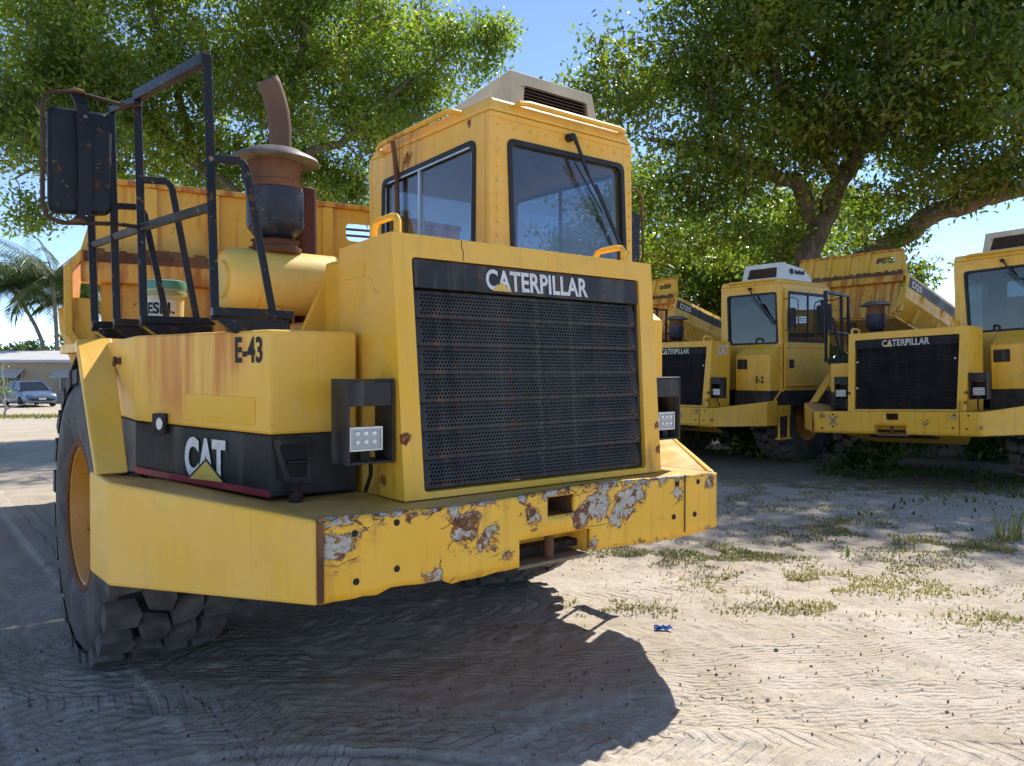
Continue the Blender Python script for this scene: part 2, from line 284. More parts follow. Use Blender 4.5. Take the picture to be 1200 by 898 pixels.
# ------------------------------------------------------------------ mesh builder
class MB:
    def __init__(s): s.v = []; s.f = []
    def add(s, vs, fs):
        o = len(s.v); s.v += [tuple(p) for p in vs]; s.f += [tuple(i + o for i in f) for f in fs]; return s
    def box(s, x0, x1, y0, y1, z0, z1):
        return s.hexa([(x0, y0, z0), (x1, y0, z0), (x1, y1, z0), (x0, y1, z0), (x0, y0, z1), (x1, y0, z1), (x1, y1, z1), (x0, y1, z1)])
    def hexa(s, p): return s.add(p, [(0, 3, 2, 1), (4, 5, 6, 7), (0, 1, 5, 4), (1, 2, 6, 5), (2, 3, 7, 6), (3, 0, 4, 7)])
    def prism(s, lo, hi):
        n = len(lo)
        return s.add(list(lo) + list(hi), [tuple(range(n))[::-1], tuple(range(n, 2 * n))] + [(i, (i + 1) % n, n + (i + 1) % n, n + i) for i in range(n)])
    def slab(s, pts, t):
        """a flat polygon given thickness t along vector t"""
        t = Vector(t); return s.prism([Vector(p) for p in pts], [Vector(p) + t for p in pts])
    def bar(s, a, b, w, h=None, up=(0, 0, 1)):
        a = Vector(a); b = Vector(b); d = (b - a).normalized(); h = h or w
        u = d.cross(Vector(up))
        if u.length < 1e-3: u = d.cross(Vector((1, 0, 0)))
        u.normalize(); q = u.cross(d)
        c = [u * (sx * w / 2) + q * (sz * h / 2) for sx, sz in ((-1, -1), (1, -1), (1, 1), (-1, 1))]
        return s.prism([a + k for k in c], [b + k for k in c])
    def tube(s, pts, r, n=8, caps=True):
        pts = [Vector(p) for p in pts]; N = len(pts); rs = r if isinstance(r, (list, tuple)) else [r] * N
        vs = []; fs = []; ref = None
        for i, p in enumerate(pts):
            d = (pts[min(i + 1, N - 1)] - pts[max(i - 1, 0)]).normalized()
            if ref is None: ref = Vector((0, 0, 1)) if abs(d.z) < 0.9 else Vector((1, 0, 0))
            u = d.cross(ref).normalized(); ref = u.cross(d); q = ref
            for k in range(n):
                a = 2 * math.pi * k / n; vs.append(p + (u * math.cos(a) + q * math.sin(a)) * rs[i])
        for i in range(N - 1):
            for k in range(n):
                fs.append((i * n + k, i * n + (k + 1) % n, (i + 1) * n + (k + 1) % n, (i + 1) * n + k))
        if caps: fs += [tuple(range(n))[::-1], tuple((N - 1) * n + k for k in range(n))]
        return s.add(vs, fs)
    def lathe(s, prof, c, axis='z', n=28, caps=True):
        """prof = [(radius, along)]"""
        vs = []; fs = []
        for r, h in prof:
            for k in range(n):
                a = 2 * math.pi * k / n; x, y = r * math.cos(a), r * math.sin(a)
                p = {'z': (x, y, h), 'x': (h, x, y), 'y': (x, h, y)}[axis]
                vs.append((p[0] + c[0], p[1] + c[1], p[2] + c[2]))
        for i in range(len(prof) - 1):
            for k in range(n): fs.append((i * n + k, i * n + (k + 1) % n, (i + 1) * n + (k + 1) % n, (i + 1) * n + k))
        if caps and prof[0][0] > 1e-4: fs.append(tuple(range(n))[::-1])
        if caps and prof[-1][0] > 1e-4: fs.append(tuple((len(prof) - 1) * n + k for k in range(n)))
        return s.add(vs, fs)
    def ring(s, O, I, r, T, w0, w1, k=4):
        """a panel O (4 corners u,v) with a round-cornered hole I, from depth w0 to w1; T maps (u,v,w) to space"""
        ins = rounded(I, r, k); n = len(O); L = []
        for w_ in (w0, w1):
            L.append(([T(u, v_, w_) for u, v_ in O], [[T(u, v_, w_) for u, v_ in c_] for c_ in ins]))
        for (o_, i_) in L:
            vs = list(o_); idx = []
            for c_ in i_:
                idx.append([len(vs) + j for j in range(len(c_))]); vs += c_
            fs = []
            for i in range(n):
                for j in range(k): fs.append((i, idx[i][j], idx[i][j + 1]))
                fs.append((i, idx[i][-1], idx[(i + 1) % n][0], (i + 1) % n))
            s.add(vs, fs)
        fl0 = [p for c_ in L[0][1] for p in c_]; fl1 = [p for c_ in L[1][1] for p in c_]; q = len(fl0)
        s.add(fl0 + fl1, [(i, (i + 1) % q, q + (i + 1) % q, q + i) for i in range(q)])
        s.add(L[0][0] + L[1][0], [(i, (i + 1) % n, n + (i + 1) % n, n + i) for i in range(n)])
        return s
    def build(s, name, mat, parent=None, bevel=0.0, smooth=False, kind=None, label=None, weld=True):
        me = bpy.data.meshes.new(name); me.from_pydata([tuple(p) for p in s.v], [], s.f)
        bm = bmesh.new(); bm.from_mesh(me)
        if weld: bmesh.ops.remove_doubles(bm, verts=bm.verts, dist=1e-5)
        bmesh.ops.recalc_face_normals(bm, faces=bm.faces); bm.to_mesh(me); bm.free()
        if smooth:
            for p in me.polygons: p.use_smooth = True
            me.set_sharp_from_angle(angle=R(38))
        me.materials.append(M[mat] if isinstance(mat, str) else mat)
        o = link(name, me, parent)
        if bevel:
            b = o.modifiers.new('bevel', 'BEVEL'); b.width = bevel; b.segments = 2; b.limit_method = 'ANGLE'; b.angle_limit = R(40)
        if kind: o['kind'] = kind
        if label: o['label'] = label
        return o

def rounded(I, r, k=4):
    out = []; n = len(I)
    for i in range(n):
        p = Vector((*I[i], 0)); a = Vector((*I[i - 1], 0)); b = Vector((*I[(i + 1) % n], 0))
        A = p + (a - p).normalized() * r; B = p + (b - p).normalized() * r
        out.append([tuple(((1 - t) ** 2 * A + 2 * t * (1 - t) * p + t * t * B)[:2]) for t in [j / k for j in range(k + 1)]])
    return out
def flat(I, r, k=4): return [p for c_ in rounded(I, r, k) for p in c_]

def link(name, me, parent=None):
    o = bpy.data.objects.new(name, me); col.objects.link(o)
    if parent is not None: o.parent = parent
    return o
def empty(name, loc=(0, 0, 0), rz=0.0, parent=None):
    o = bpy.data.objects.new(name, None); col.objects.link(o); o.location = loc; o.rotation_euler = (0, 0, rz); o.empty_display_size = 0.2
    if parent is not None: o.parent = parent
    return o
def tag(o, label=None, cat=None, group=None, kind=None):
    for k, v_ in (('label', label), ('category', cat), ('group', group), ('kind', kind)):
        if v_: o[k] = v_
    return o
def copy_tree(o, parent=None, skip=()):
    c_ = o.copy(); col.objects.link(c_); c_.parent = parent
    for ch in list(o.children):
        copy_tree(ch, c_)
    return c_

_txt = {}
def glyphs(s, bold=0.02):
    """outline of a word in the built-in typeface, as flat polygons in a unit-high box"""
    if (s, bold) in _txt: return _txt[(s, bold)]
    cu = bpy.data.curves.new('t', 'FONT'); cu.body = s; cu.size = 1.0; cu.offset = bold; cu.resolution_u = 4; cu.space_character = 1.02
    ob = bpy.data.objects.new('t', cu); col.objects.link(ob); bpy.context.view_layer.update()
    dg = bpy.context.evaluated_depsgraph_get(); me = bpy.data.meshes.new_from_object(ob.evaluated_get(dg))
    V = np.array([v_.co[:2] for v_ in me.vertices]); F = [tuple(p.vertices) for p in me.polygons]
    bpy.data.objects.remove(ob); bpy.data.curves.remove(cu); bpy.data.meshes.remove(me)
    V -= V.min(0); wd, hg = V.max(0); V = V / np.array([wd, hg])
    _txt[(s, bold)] = (V, F); return V, F
def text(m, s, o, u, v_, bold=0.02, push=(0, 0, 0)):
    """word s filling the parallelogram origin o, edges u (along) and v_ (up)"""
    V, F = glyphs(s, bold); o = Vector(o) + Vector(push); u = Vector(u); v_ = Vector(v_)
    return m.add([o + u * a + v_ * b for a, b in V], F)
# ------------------------------------------------------------------ ground
def vnoise(x, y, s, seed):
    """value noise on a lattice of cell size s"""
    g = np.random.default_rng(seed).random((256, 256))
    u = x / s; v_ = y / s; i = np.floor(u).astype(int); j = np.floor(v_).astype(int); a = u - i; b = v_ - j
    a = a * a * (3 - 2 * a); b = b * b * (3 - 2 * b)
    G = lambda p, q: g[p % 256, q % 256]
    return (G(i, j) * (1 - a) * (1 - b) + G(i + 1, j) * a * (1 - b) + G(i, j + 1) * (1 - a) * b + G(i + 1, j + 1) * a * b) - 0.5

def smooth_in(d, w_, e): return np.clip((w_ - np.abs(d)) / e, 0, 1)
def track(x, y, kind, d, s, w_, depth, ln=99.0):
    """height change of one wheel track: d = distance across, s = distance along"""
    m_ = smooth_in(d, w_ / 2, 0.03) * smooth_in(s, ln, 0.4); fade = np.clip(0.62 + 1.0 * vnoise(x, y, 0.7, 91), 0.1, 1)
    rim_ = np.exp(-((np.abs(d) - w_ / 2 - 0.02) / 0.025) ** 2) * depth * 0.45 * smooth_in(s, ln, 0.4)
    if kind == 'ribs': p = 0.5 + 0.5 * np.cos(2 * np.pi * d / 0.058 + 0.6 * vnoise(x, y, 0.3, 5)); h = -depth * m_ * (0.35 + 0.9 * p * fade)
    elif kind == 'cross': p = 0.5 + 0.5 * np.cos(2 * np.pi * (s + 0.25 * np.abs(d)) / 0.085); h = -depth * m_ * (0.25 + 1.0 * p * (0.4 + 0.6 * fade))
    else:
        c_ = np.sin(2 * np.pi * (s / 0.16 + 0.5 * np.sign(d))) + np.sin(2 * np.pi * d / 0.19)
        h = -depth * m_ * (0.5 + 0.5 * np.tanh(2.5 * c_) * fade)
    return h + rim_ * fade * (0.2 if kind == 'cross' else 1.0)

def fine(lo, hi, step, far, n):
    mid = np.arange(lo, hi, step); k = np.linspace(0, 1, n + 1)[1:]
    g = step * 2 + (far - step * 2) * k ** 4 * 1.0
    out = np.cumsum(np.full(n, step * 1.0)) * 0 + (k ** 3.2) * far + k * step * n * 0.6
    return np.concatenate([(lo - out)[::-1], mid, hi + out])
gx = fine(-4.6, 6.6, 0.0155, 900.0, 46); gy = fine(-2.0, 4.6, 0.0155, 900.0, 46)
X, Y = np.meshgrid(gx, gy, indexing='ij')
near = np.clip((9.0 - np.hypot(X - 1.2, Y - 1.0)) / 3.0, 0, 1)
Hh = terrain(X, Y)
Hh = Hh + 0.045 * vnoise(X, Y, 2.3, 1) + 0.022 * vnoise(X, Y, 0.9, 2)
Hh = Hh + near * (0.014 * vnoise(X, Y, 0.31, 3) + 0.010 * vnoise(X, Y, 0.12, 4) + 0.008 * vnoise(X, Y, 0.05, 6) + 0.007 * vnoise(X, Y, 0.032, 7))
lump = vnoise(X, Y, 0.16, 8) + 0.6 * vnoise(X, Y, 0.07, 9)
Hh = Hh + near * 0.02 * np.clip(lump - 0.12, 0, 1)
rtx, rty = RT.x, RT.y
def line_ds(px, py, ang):
    c_, s_ = math.cos(ang), math.sin(ang); dx, dy = X - px, Y - py
    return -s_ * dx + c_ * dy, c_ * dx + s_ * dy
def arc_ds(cx, cy, r):
    dx, dy = X - cx, Y - cy; return np.hypot(dx, dy) - r, r * np.arctan2(dy, dx)
T_ = np.zeros_like(X)
A0 = math.atan2(RT.y, RT.x)
for px, py, an, kd, wd, dp in ((-1.62, 1.2, math.pi / 2, 'cross', 0.66, 0.012), (-2.16, 1.6, math.pi / 2 - 0.02, 'cross', 0.62, 0.010), (-1.15, -0.3, A0 + 0.02, 'lug', 0.42, 0.010), (-0.4, -0.2, A0 + 0.62, 'cross', 0.4, 0.006)):
    d, s = line_ds(px, py, an); T_ = T_ + track(X, Y, kd, d, s, wd, dp, 1.3 if px > -1.3 else 99.0)
for cx, cy, r, kd, wd, dp in ((-3.4, -2.9, 3.75, 'lug', 0.16, 0.014), (-3.4, -2.9, 4.05, 'ribs', 0.06, 0.018), (6.5, -6.0, 6.6, 'ribs', 0.26, 0.004)):
    d, s = arc_ds(cx, cy, r); T_ = T_ + track(X, Y, kd, d, s, wd, dp)
Hh = Hh + near * T_ * 2.0
nx_, ny_ = len(gx), len(gy)
vs = np.stack([X, Y, Hh], -1).reshape(-1, 3).astype(np.float32)
ii = (np.arange(nx_ - 1)[:, None] * ny_ + np.arange(ny_ - 1)[None]).reshape(-1)
fq = np.stack([ii, ii + ny_, ii + ny_ + 1, ii + 1], 1).astype(np.int32)
def raw_mesh(name, vs, fq):
    me = bpy.data.meshes.new(name); k = fq.shape[1]
    me.vertices.add(len(vs)); me.vertices.foreach_set('co', np.ascontiguousarray(vs, np.float32).ravel())
    me.loops.add(fq.size); me.loops.foreach_set('vertex_index', np.ascontiguousarray(fq, np.int32).ravel())
    me.polygons.add(len(fq)); me.polygons.foreach_set('loop_start', np.arange(0, fq.size, k, dtype=np.int32))
    me.update(calc_edges=True); return me
me = raw_mesh('ground', vs, fq); me.polygons.foreach_set('use_smooth', np.ones(len(fq), bool))
def gz(x, y):
    i = int(np.clip(np.searchsorted(gx, x) - 1, 0, nx_ - 2)); j = int(np.clip(np.searchsorted(gy, y) - 1, 0, ny_ - 2))
    return float(Hh[i, j])

m, nt = newmat('sand'); v = coords(nt)
n1 = noise(nt, v, 0.55, 3, 0.6); n2 = noise(nt, v, 3.0, 5, 0.62, 0.4); n3 = noise(nt, v, 38.0, 3, 0.7); n4 = noise(nt, v, 190.0, 1, 0.6)
c = mixc(nt, rng_(nt, n1, 0.32, 0.7), (0.46, 0.395, 0.31), (0.56, 0.49, 0.395))
c = mixc(nt, rng_(nt, n2, 0.40, 0.72, 0, 0.75), c, (0.42, 0.345, 0.25))
c = mixc(nt, rng_(nt, n3, 0.50, 0.72, 0, 0.55), c, (0.34, 0.28, 0.20))
c = mixc(nt, rng_(nt, n4, 0.62, 0.70, 0, 0.7), c, (0.16, 0.125, 0.09))
# dark soil and rotted leaves under the spreading tree, deepened to paint in shade
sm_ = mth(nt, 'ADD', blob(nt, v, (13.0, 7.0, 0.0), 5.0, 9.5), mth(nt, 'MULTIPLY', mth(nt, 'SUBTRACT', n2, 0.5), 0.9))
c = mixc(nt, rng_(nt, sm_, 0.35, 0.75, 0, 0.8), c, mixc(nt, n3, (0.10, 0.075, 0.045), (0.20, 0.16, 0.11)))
c = mixc(nt, rng_(nt, noise(nt, v, 75.0, 3), 0.66, 0.70, 0, 0.6), c, (0.60, 0.56, 0.48))
s1 = noise(nt, mapp(nt, v, (1.0, 24.0, 1.0), rot=(0, 0, -(A0 + 0.10))), 1.0, 3, 0.62, 0.25); s2 = noise(nt, mapp(nt, v, (1.3, 30.0, 1.0), rot=(0, 0, -(A0 + 0.38))), 1.0, 3, 0.6, 0.2)
sel = rng_(nt, n1, 0.44, 0.56)
stre = nd(nt, 'Mix', {0: sel, 2: s1, 3: s2}, data_type='FLOAT').outputs[0]
c = mixc(nt, rng_(nt, stre, 0.42, 0.30, 0, 0.30), c, (0.36, 0.30, 0.22))
h = mth(nt, 'ADD', mth(nt, 'MULTIPLY', n3, 0.7), mth(nt, 'MULTIPLY', n4, 0.5))
h = mth(nt, 'ADD', h, mth(nt, 'MULTIPLY', stre, 1.0))
h = mth(nt, 'MULTIPLY', h, 0.0085)
wear = noise(nt, v, 1.7, 2, 0.6); wob = mth(nt, 'MULTIPLY', mth(nt, 'SUBTRACT', wear, 0.5), 0.12); jit = mth(nt, 'MULTIPLY', mth(nt, 'SUBTRACT', n3, 0.5), 0.5)
TAU = 2 * math.pi
for X_, Z_, da, wd, kind, dp in ((-0.9, 3.55, 0.05, 0.24, 'rib', 0.007), (-0.35, 3.95, 0.12, 0.28, 'rib', 0.007), (-0.4, 3.3, -0.12, 0.34, 'chev', 0.009), (-1.3, 4.6, 0.30, 0.36, 'chev', 0.008), (0.3, 3.7, -0.25, 0.30, 'block', 0.008), (-1.7, 3.9, 0.45, 0.42, 'chev', 0.010), (-2.35, 5.2, None, 0.64, 'chev', 0.014), (-2.9, 6.2, None, 0.60, 'chev', 0.012),
                             (1.2, 3.9, 0.12, 0.26, 'rib', 0.007), (1.5, 3.4, 0.06, 0.24, 'rib', 0.007), (2.2, 4.4, 0.16, 0.28, 'rib', 0.006), (2.3, 3.75, -0.05, 0.24, 'rib', 0.007), (1.4, 4.5, 0.02, 0.30, 'chev', 0.006), (3.0, 4.2, 0.25, 0.34, 'block', 0.006)):
    p = W(X_, Z_); an = math.pi / 2 if da is None else A0 + da
    q = nd(nt, 'VectorMath', {0: v, 1: (p.x, p.y, 0.0)}, operation='SUBTRACT').outputs[0]
    q = nd(nt, 'VectorRotate', {'Vector': q, 'Angle': -an}, rotation_type='Z_AXIS').outputs[0]
    sx = nd(nt, 'SeparateXYZ', {0: q}); s_ = sx.outputs[0]; d_ = mth(nt, 'ADD', sx.outputs[1], wob); ad = mth(nt, 'ABSOLUTE', d_)
    mk_ = mth(nt, 'MULTIPLY', rng_(nt, ad, wd / 2, wd / 2 - 0.018), rng_(nt, mth(nt, 'ADD', wear, 0.12 * math.sin(X_ * 7 + Z_)), 0.42, 0.60))
    if kind == 'rib': pt = mth(nt, 'SINE', mth(nt, 'ADD', mth(nt, 'MULTIPLY', d_, TAU / 0.036), jit))
    elif kind == 'chev': pt = mth(nt, 'SINE', mth(nt, 'ADD', mth(nt, 'MULTIPLY', mth(nt, 'ADD', s_, mth(nt, 'MULTIPLY', ad, 0.8)), TAU / 0.085), jit))
    else: pt = mth(nt, 'MULTIPLY', mth(nt, 'SINE', mth(nt, 'ADD', mth(nt, 'MULTIPLY', mth(nt, 'ADD', s_, d_), TAU / 0.11), jit)), mth(nt, 'SINE', mth(nt, 'MULTIPLY', mth(nt, 'SUBTRACT', s_, d_), TAU / 0.13)))
    pt = rng_(nt, pt, -0.35, 0.45)
    h = mth(nt, 'SUBTRACT', h, mth(nt, 'MULTIPLY', mk_, mth(nt, 'MULTIPLY', mth(nt, 'ADD', 0.35, pt), dp * (0.75 if X_ < 0.6 else 0.5))))
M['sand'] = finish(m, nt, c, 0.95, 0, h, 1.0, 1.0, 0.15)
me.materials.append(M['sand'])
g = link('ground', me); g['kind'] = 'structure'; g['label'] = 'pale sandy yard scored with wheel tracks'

# ------------------------------------------------------------------ dump truck
def loop_handle(m, a, b, up, r=0.016, n=6):
    a = Vector(a); b = Vector(b); u = Vector(up); d = (b - a).normalized() * 0.045
    m.tube([a, a + u * 0.7, a + u * 0.93 + d * 0.35, a + u + d, b + u - d, b + u * 0.93 - d * 0.35, b + u * 0.7, b], r, n)

_cache = {}
def wheel_meshes():
    if _cache: return _cache
    t = MB().lathe([(0.34, -0.20), (0.365, -0.262), (0.40, -0.284), (0.47, -0.300), (0.56, -0.302), (0.645, -0.290), (0.685, -0.268), (0.70, -0.235), (0.712, -0.15), (0.715, 0), (0.712, 0.15), (0.70, 0.235),
                    (0.685, 0.268), (0.645, 0.290), (0.56, 0.302), (0.47, 0.300), (0.40, 0.284), (0.365, 0.262), (0.34, 0.20)], (0, 0, 0), 'x', 64, False)
    # sidewall rings moulded in the rubber
    o = t.build('tyre', 'rubber', None, smooth=True); o.data.materials.append(M['groove'])
    for pl in o.data.polygons:
        if math.hypot(pl.center.y, pl.center.z) > 0.694: pl.material_index = 1
    _cache['tyre'] = o.data; bpy.data.objects.remove(o)
    r_ = MB().lathe([(0.0, -0.135), (0.10, -0.135), (0.125, -0.11), (0.135, -0.05), (0.27, -0.045), (0.292, -0.07), (0.305, -0.17), (0.325, -0.215), (0.345, -0.262), (0.372, -0.275), (0.385, -0.268), (0.372, -0.25), (0.34, -0.19), (0.33, 0.2)], (0, 0, 0), 'x', 48, False)
    for k in range(12):
        a = 2 * math.pi * k / 12; r_.lathe([(0.016, -0.075), (0.016, -0.04)], (0, 0.205 * math.cos(a), 0.205 * math.sin(a)), 'x', 6)
    o = r_.build('rim', 'rim', None, smooth=True); _cache['rim'] = o.data; bpy.data.objects.remove(o)
    q = MB().lathe([(0.352, -0.272), (0.366, -0.283), (0.388, -0.280), (0.392, -0.266), (0.375, -0.256), (0.352, -0.272)], (0, 0, 0), 'x', 48, False)
    o = q.build('lock_ring', 'rim_rust', None, smooth=True); _cache['lock_ring'] = o.data; bpy.data.objects.remove(o)
    N = 23; RB = 0.698
    def P(x, s, r): a = s / 0.74; return (x, r * math.sin(a), -r * math.cos(a))
    rows = {'a': [(-0.294, -0.066), (-0.160, -0.094), (-0.132, -0.036), (-0.150, 0.046), (-0.294, 0.074)],
            'b': [(-0.130, -0.098), (-0.002, -0.052), (0.012, 0.004), (-0.004, 0.088), (-0.118, 0.050), (-0.140, -0.012)]}
    rows['d'] = [(-x, s) for x, s in rows['a']][::-1]; rows['c'] = [(-x + 0.004, s + 0.09) for x, s in rows['b']][::-1]
    allm = MB(); _cache['N'] = N; _cache['off'] = {'a': 0.0, 'b': 0.5, 'c': 0.55, 'd': 0.1}
    for key, poly in rows.items():
        cx = sum(p[0] for p in poly) / len(poly); cs = sum(p[1] for p in poly) / len(poly); poly = [(cx + (x - cx) * 0.95, cs + (s - cs) * 0.90) for x, s in poly]
        def rt_(x): return 0.774 - 0.40 * max(0.0, abs(x) - 0.15) ** 1.6
        m_ = MB(); lo = [P(x, s, RB - (0.015 if abs(x) > 0.28 else 0)) for x, s in poly]
        mid_ = [P(cx + (x - cx) * 0.99, cs + (s - cs) * 0.985, rt_(x) - 0.006) for x, s in poly]
        hi = [P(cx + (x - cx) * 0.955, cs + (s - cs) * 0.945, rt_(x)) for x, s in poly]
        n = len(poly); cp = P(cx, cs, rt_(cx))
        m_.add(lo + mid_ + hi + [cp], [(i, (i + 1) % n, n + (i + 1) % n, n + i) for i in range(n)] + [(n + i, n + (i + 1) % n, 2 * n + (i + 1) % n, 2 * n + i) for i in range(n)] + [(2 * n + i, 2 * n + (i + 1) % n, 3 * n) for i in range(n)])
        o = m_.build('tread_block', 'tread', smooth=True); _cache['blk_' + key] = o.data; bpy.data.objects.remove(o)
        for k in range(N):
            mt = Matrix.Rotation(2 * math.pi * (k + _cache['off'][key]) / N, 4, 'X')
            allm.add([mt @ Vector(p) for p in m_.v], m_.f)
    o = allm.build('tread', 'tread', smooth=True, weld=False); _cache['tread'] = o.data; bpy.data.objects.remove(o)
    return _cache

def wheel(root, x, y, z, side, blocks=False, spin=0.0):
    c_ = wheel_meshes(); o = link('wheel', c_['tyre'], root); o.location = (x, y, z)
    o.rotation_euler = (0, 0, 0 if side < 0 else math.pi)
    for nm in ('rim', 'lock_ring'): link(nm, c_[nm], o)
    if blocks:
        for key in 'abcd':
            for k in range(c_['N']):
                b = link('tread_block', c_['blk_' + key], o); b.rotation_euler = (2 * math.pi * (k + c_['off'][key]) / c_['N'] + spin, 0, 0)
    else:
        t = link('tread', c_['tread'], o); t.rotation_euler = (spin, 0, 0); t['kind'] = 'stuff'
    return o

def perforated():
    """one pressed slat of the radiator guard, punched full of round holes (x from 0 to 1.27, 0.113 high)"""
    if 'perf' in _cache: return _cache['perf']
    pw, ph, wd = 0.0166, 0.0150, 1.27; ncol = int((wd - 0.05) / pw); rows = 6; vs = []; fs = []
    def T(x, z): t_ = z / 0.113; return (x, 0.013 * t_ ** 1.3 - 0.004 * math.sin(t_ * 3.1), z)
    r_ = 0.0056
    for r in range(rows):
        z0 = 0.012 + r * ph; sh = 0.5 * pw * (r % 2)
        for cidx in range(ncol - (r % 2)):
            x0 = 0.025 + cidx * pw + sh; cx, cz = x0 + pw / 2, z0 + ph / 2
            o_ = len(vs)
            for k in range(8):
                a = math.pi / 4 * k + math.pi / 4
                rx, rz = math.cos(a), math.sin(a); s_ = 1 / max(abs(rx), abs(rz))
                vs.append(T(cx + rx * s_ * pw / 2, cz + rz * s_ * ph / 2)); 
            for k in range(8):
                a = math.pi / 4 * k + math.pi / 4; vs.append(T(cx + r_ * math.cos(a), cz + r_ * math.sin(a)))
            fs += [(o_ + k, o_ + (k + 1) % 8, o_ + 8 + (k + 1) % 8, o_ + 8 + k) for k in range(8)]
        # plain ends of the row
        xe = 0.025 + (ncol - (r % 2)) * pw + sh
        for a, b in ((0, 0.025 + sh), (xe, wd)):
            o_ = len(vs); vs += [T(a, z0), T(b, z0), T(b, z0 + ph), T(a, z0 + ph)]; fs.append((o_, o_ + 1, o_ + 2, o_ + 3))
    zt = 0.012 + rows * ph
    for a, b in ((0.0, 0.012), (zt, 0.113)):
        o_ = len(vs); vs += [T(0, a), T(wd, a), T(wd, b), T(0, b)]; fs.append((o_, o_ + 1, o_ + 2, o_ + 3))
    p0 = T(0, 0)
    o_ = len(vs); vs += [(0, p0[1], 0), (wd, p0[1], 0), (wd, 0.016, -0.003), (0, 0.016, -0.003)]; fs.append((o_, o_ + 1, o_ + 2, o_ + 3))
    me = bpy.data.meshes.new('grille_slat'); me.from_pydata(vs, [], fs); me.materials.append(M['grille']); me.update()
    _cache['perf'] = me; return me

LN = lambda a, b, t: tuple(p + (q - p) * t for p, q in zip(a, b))

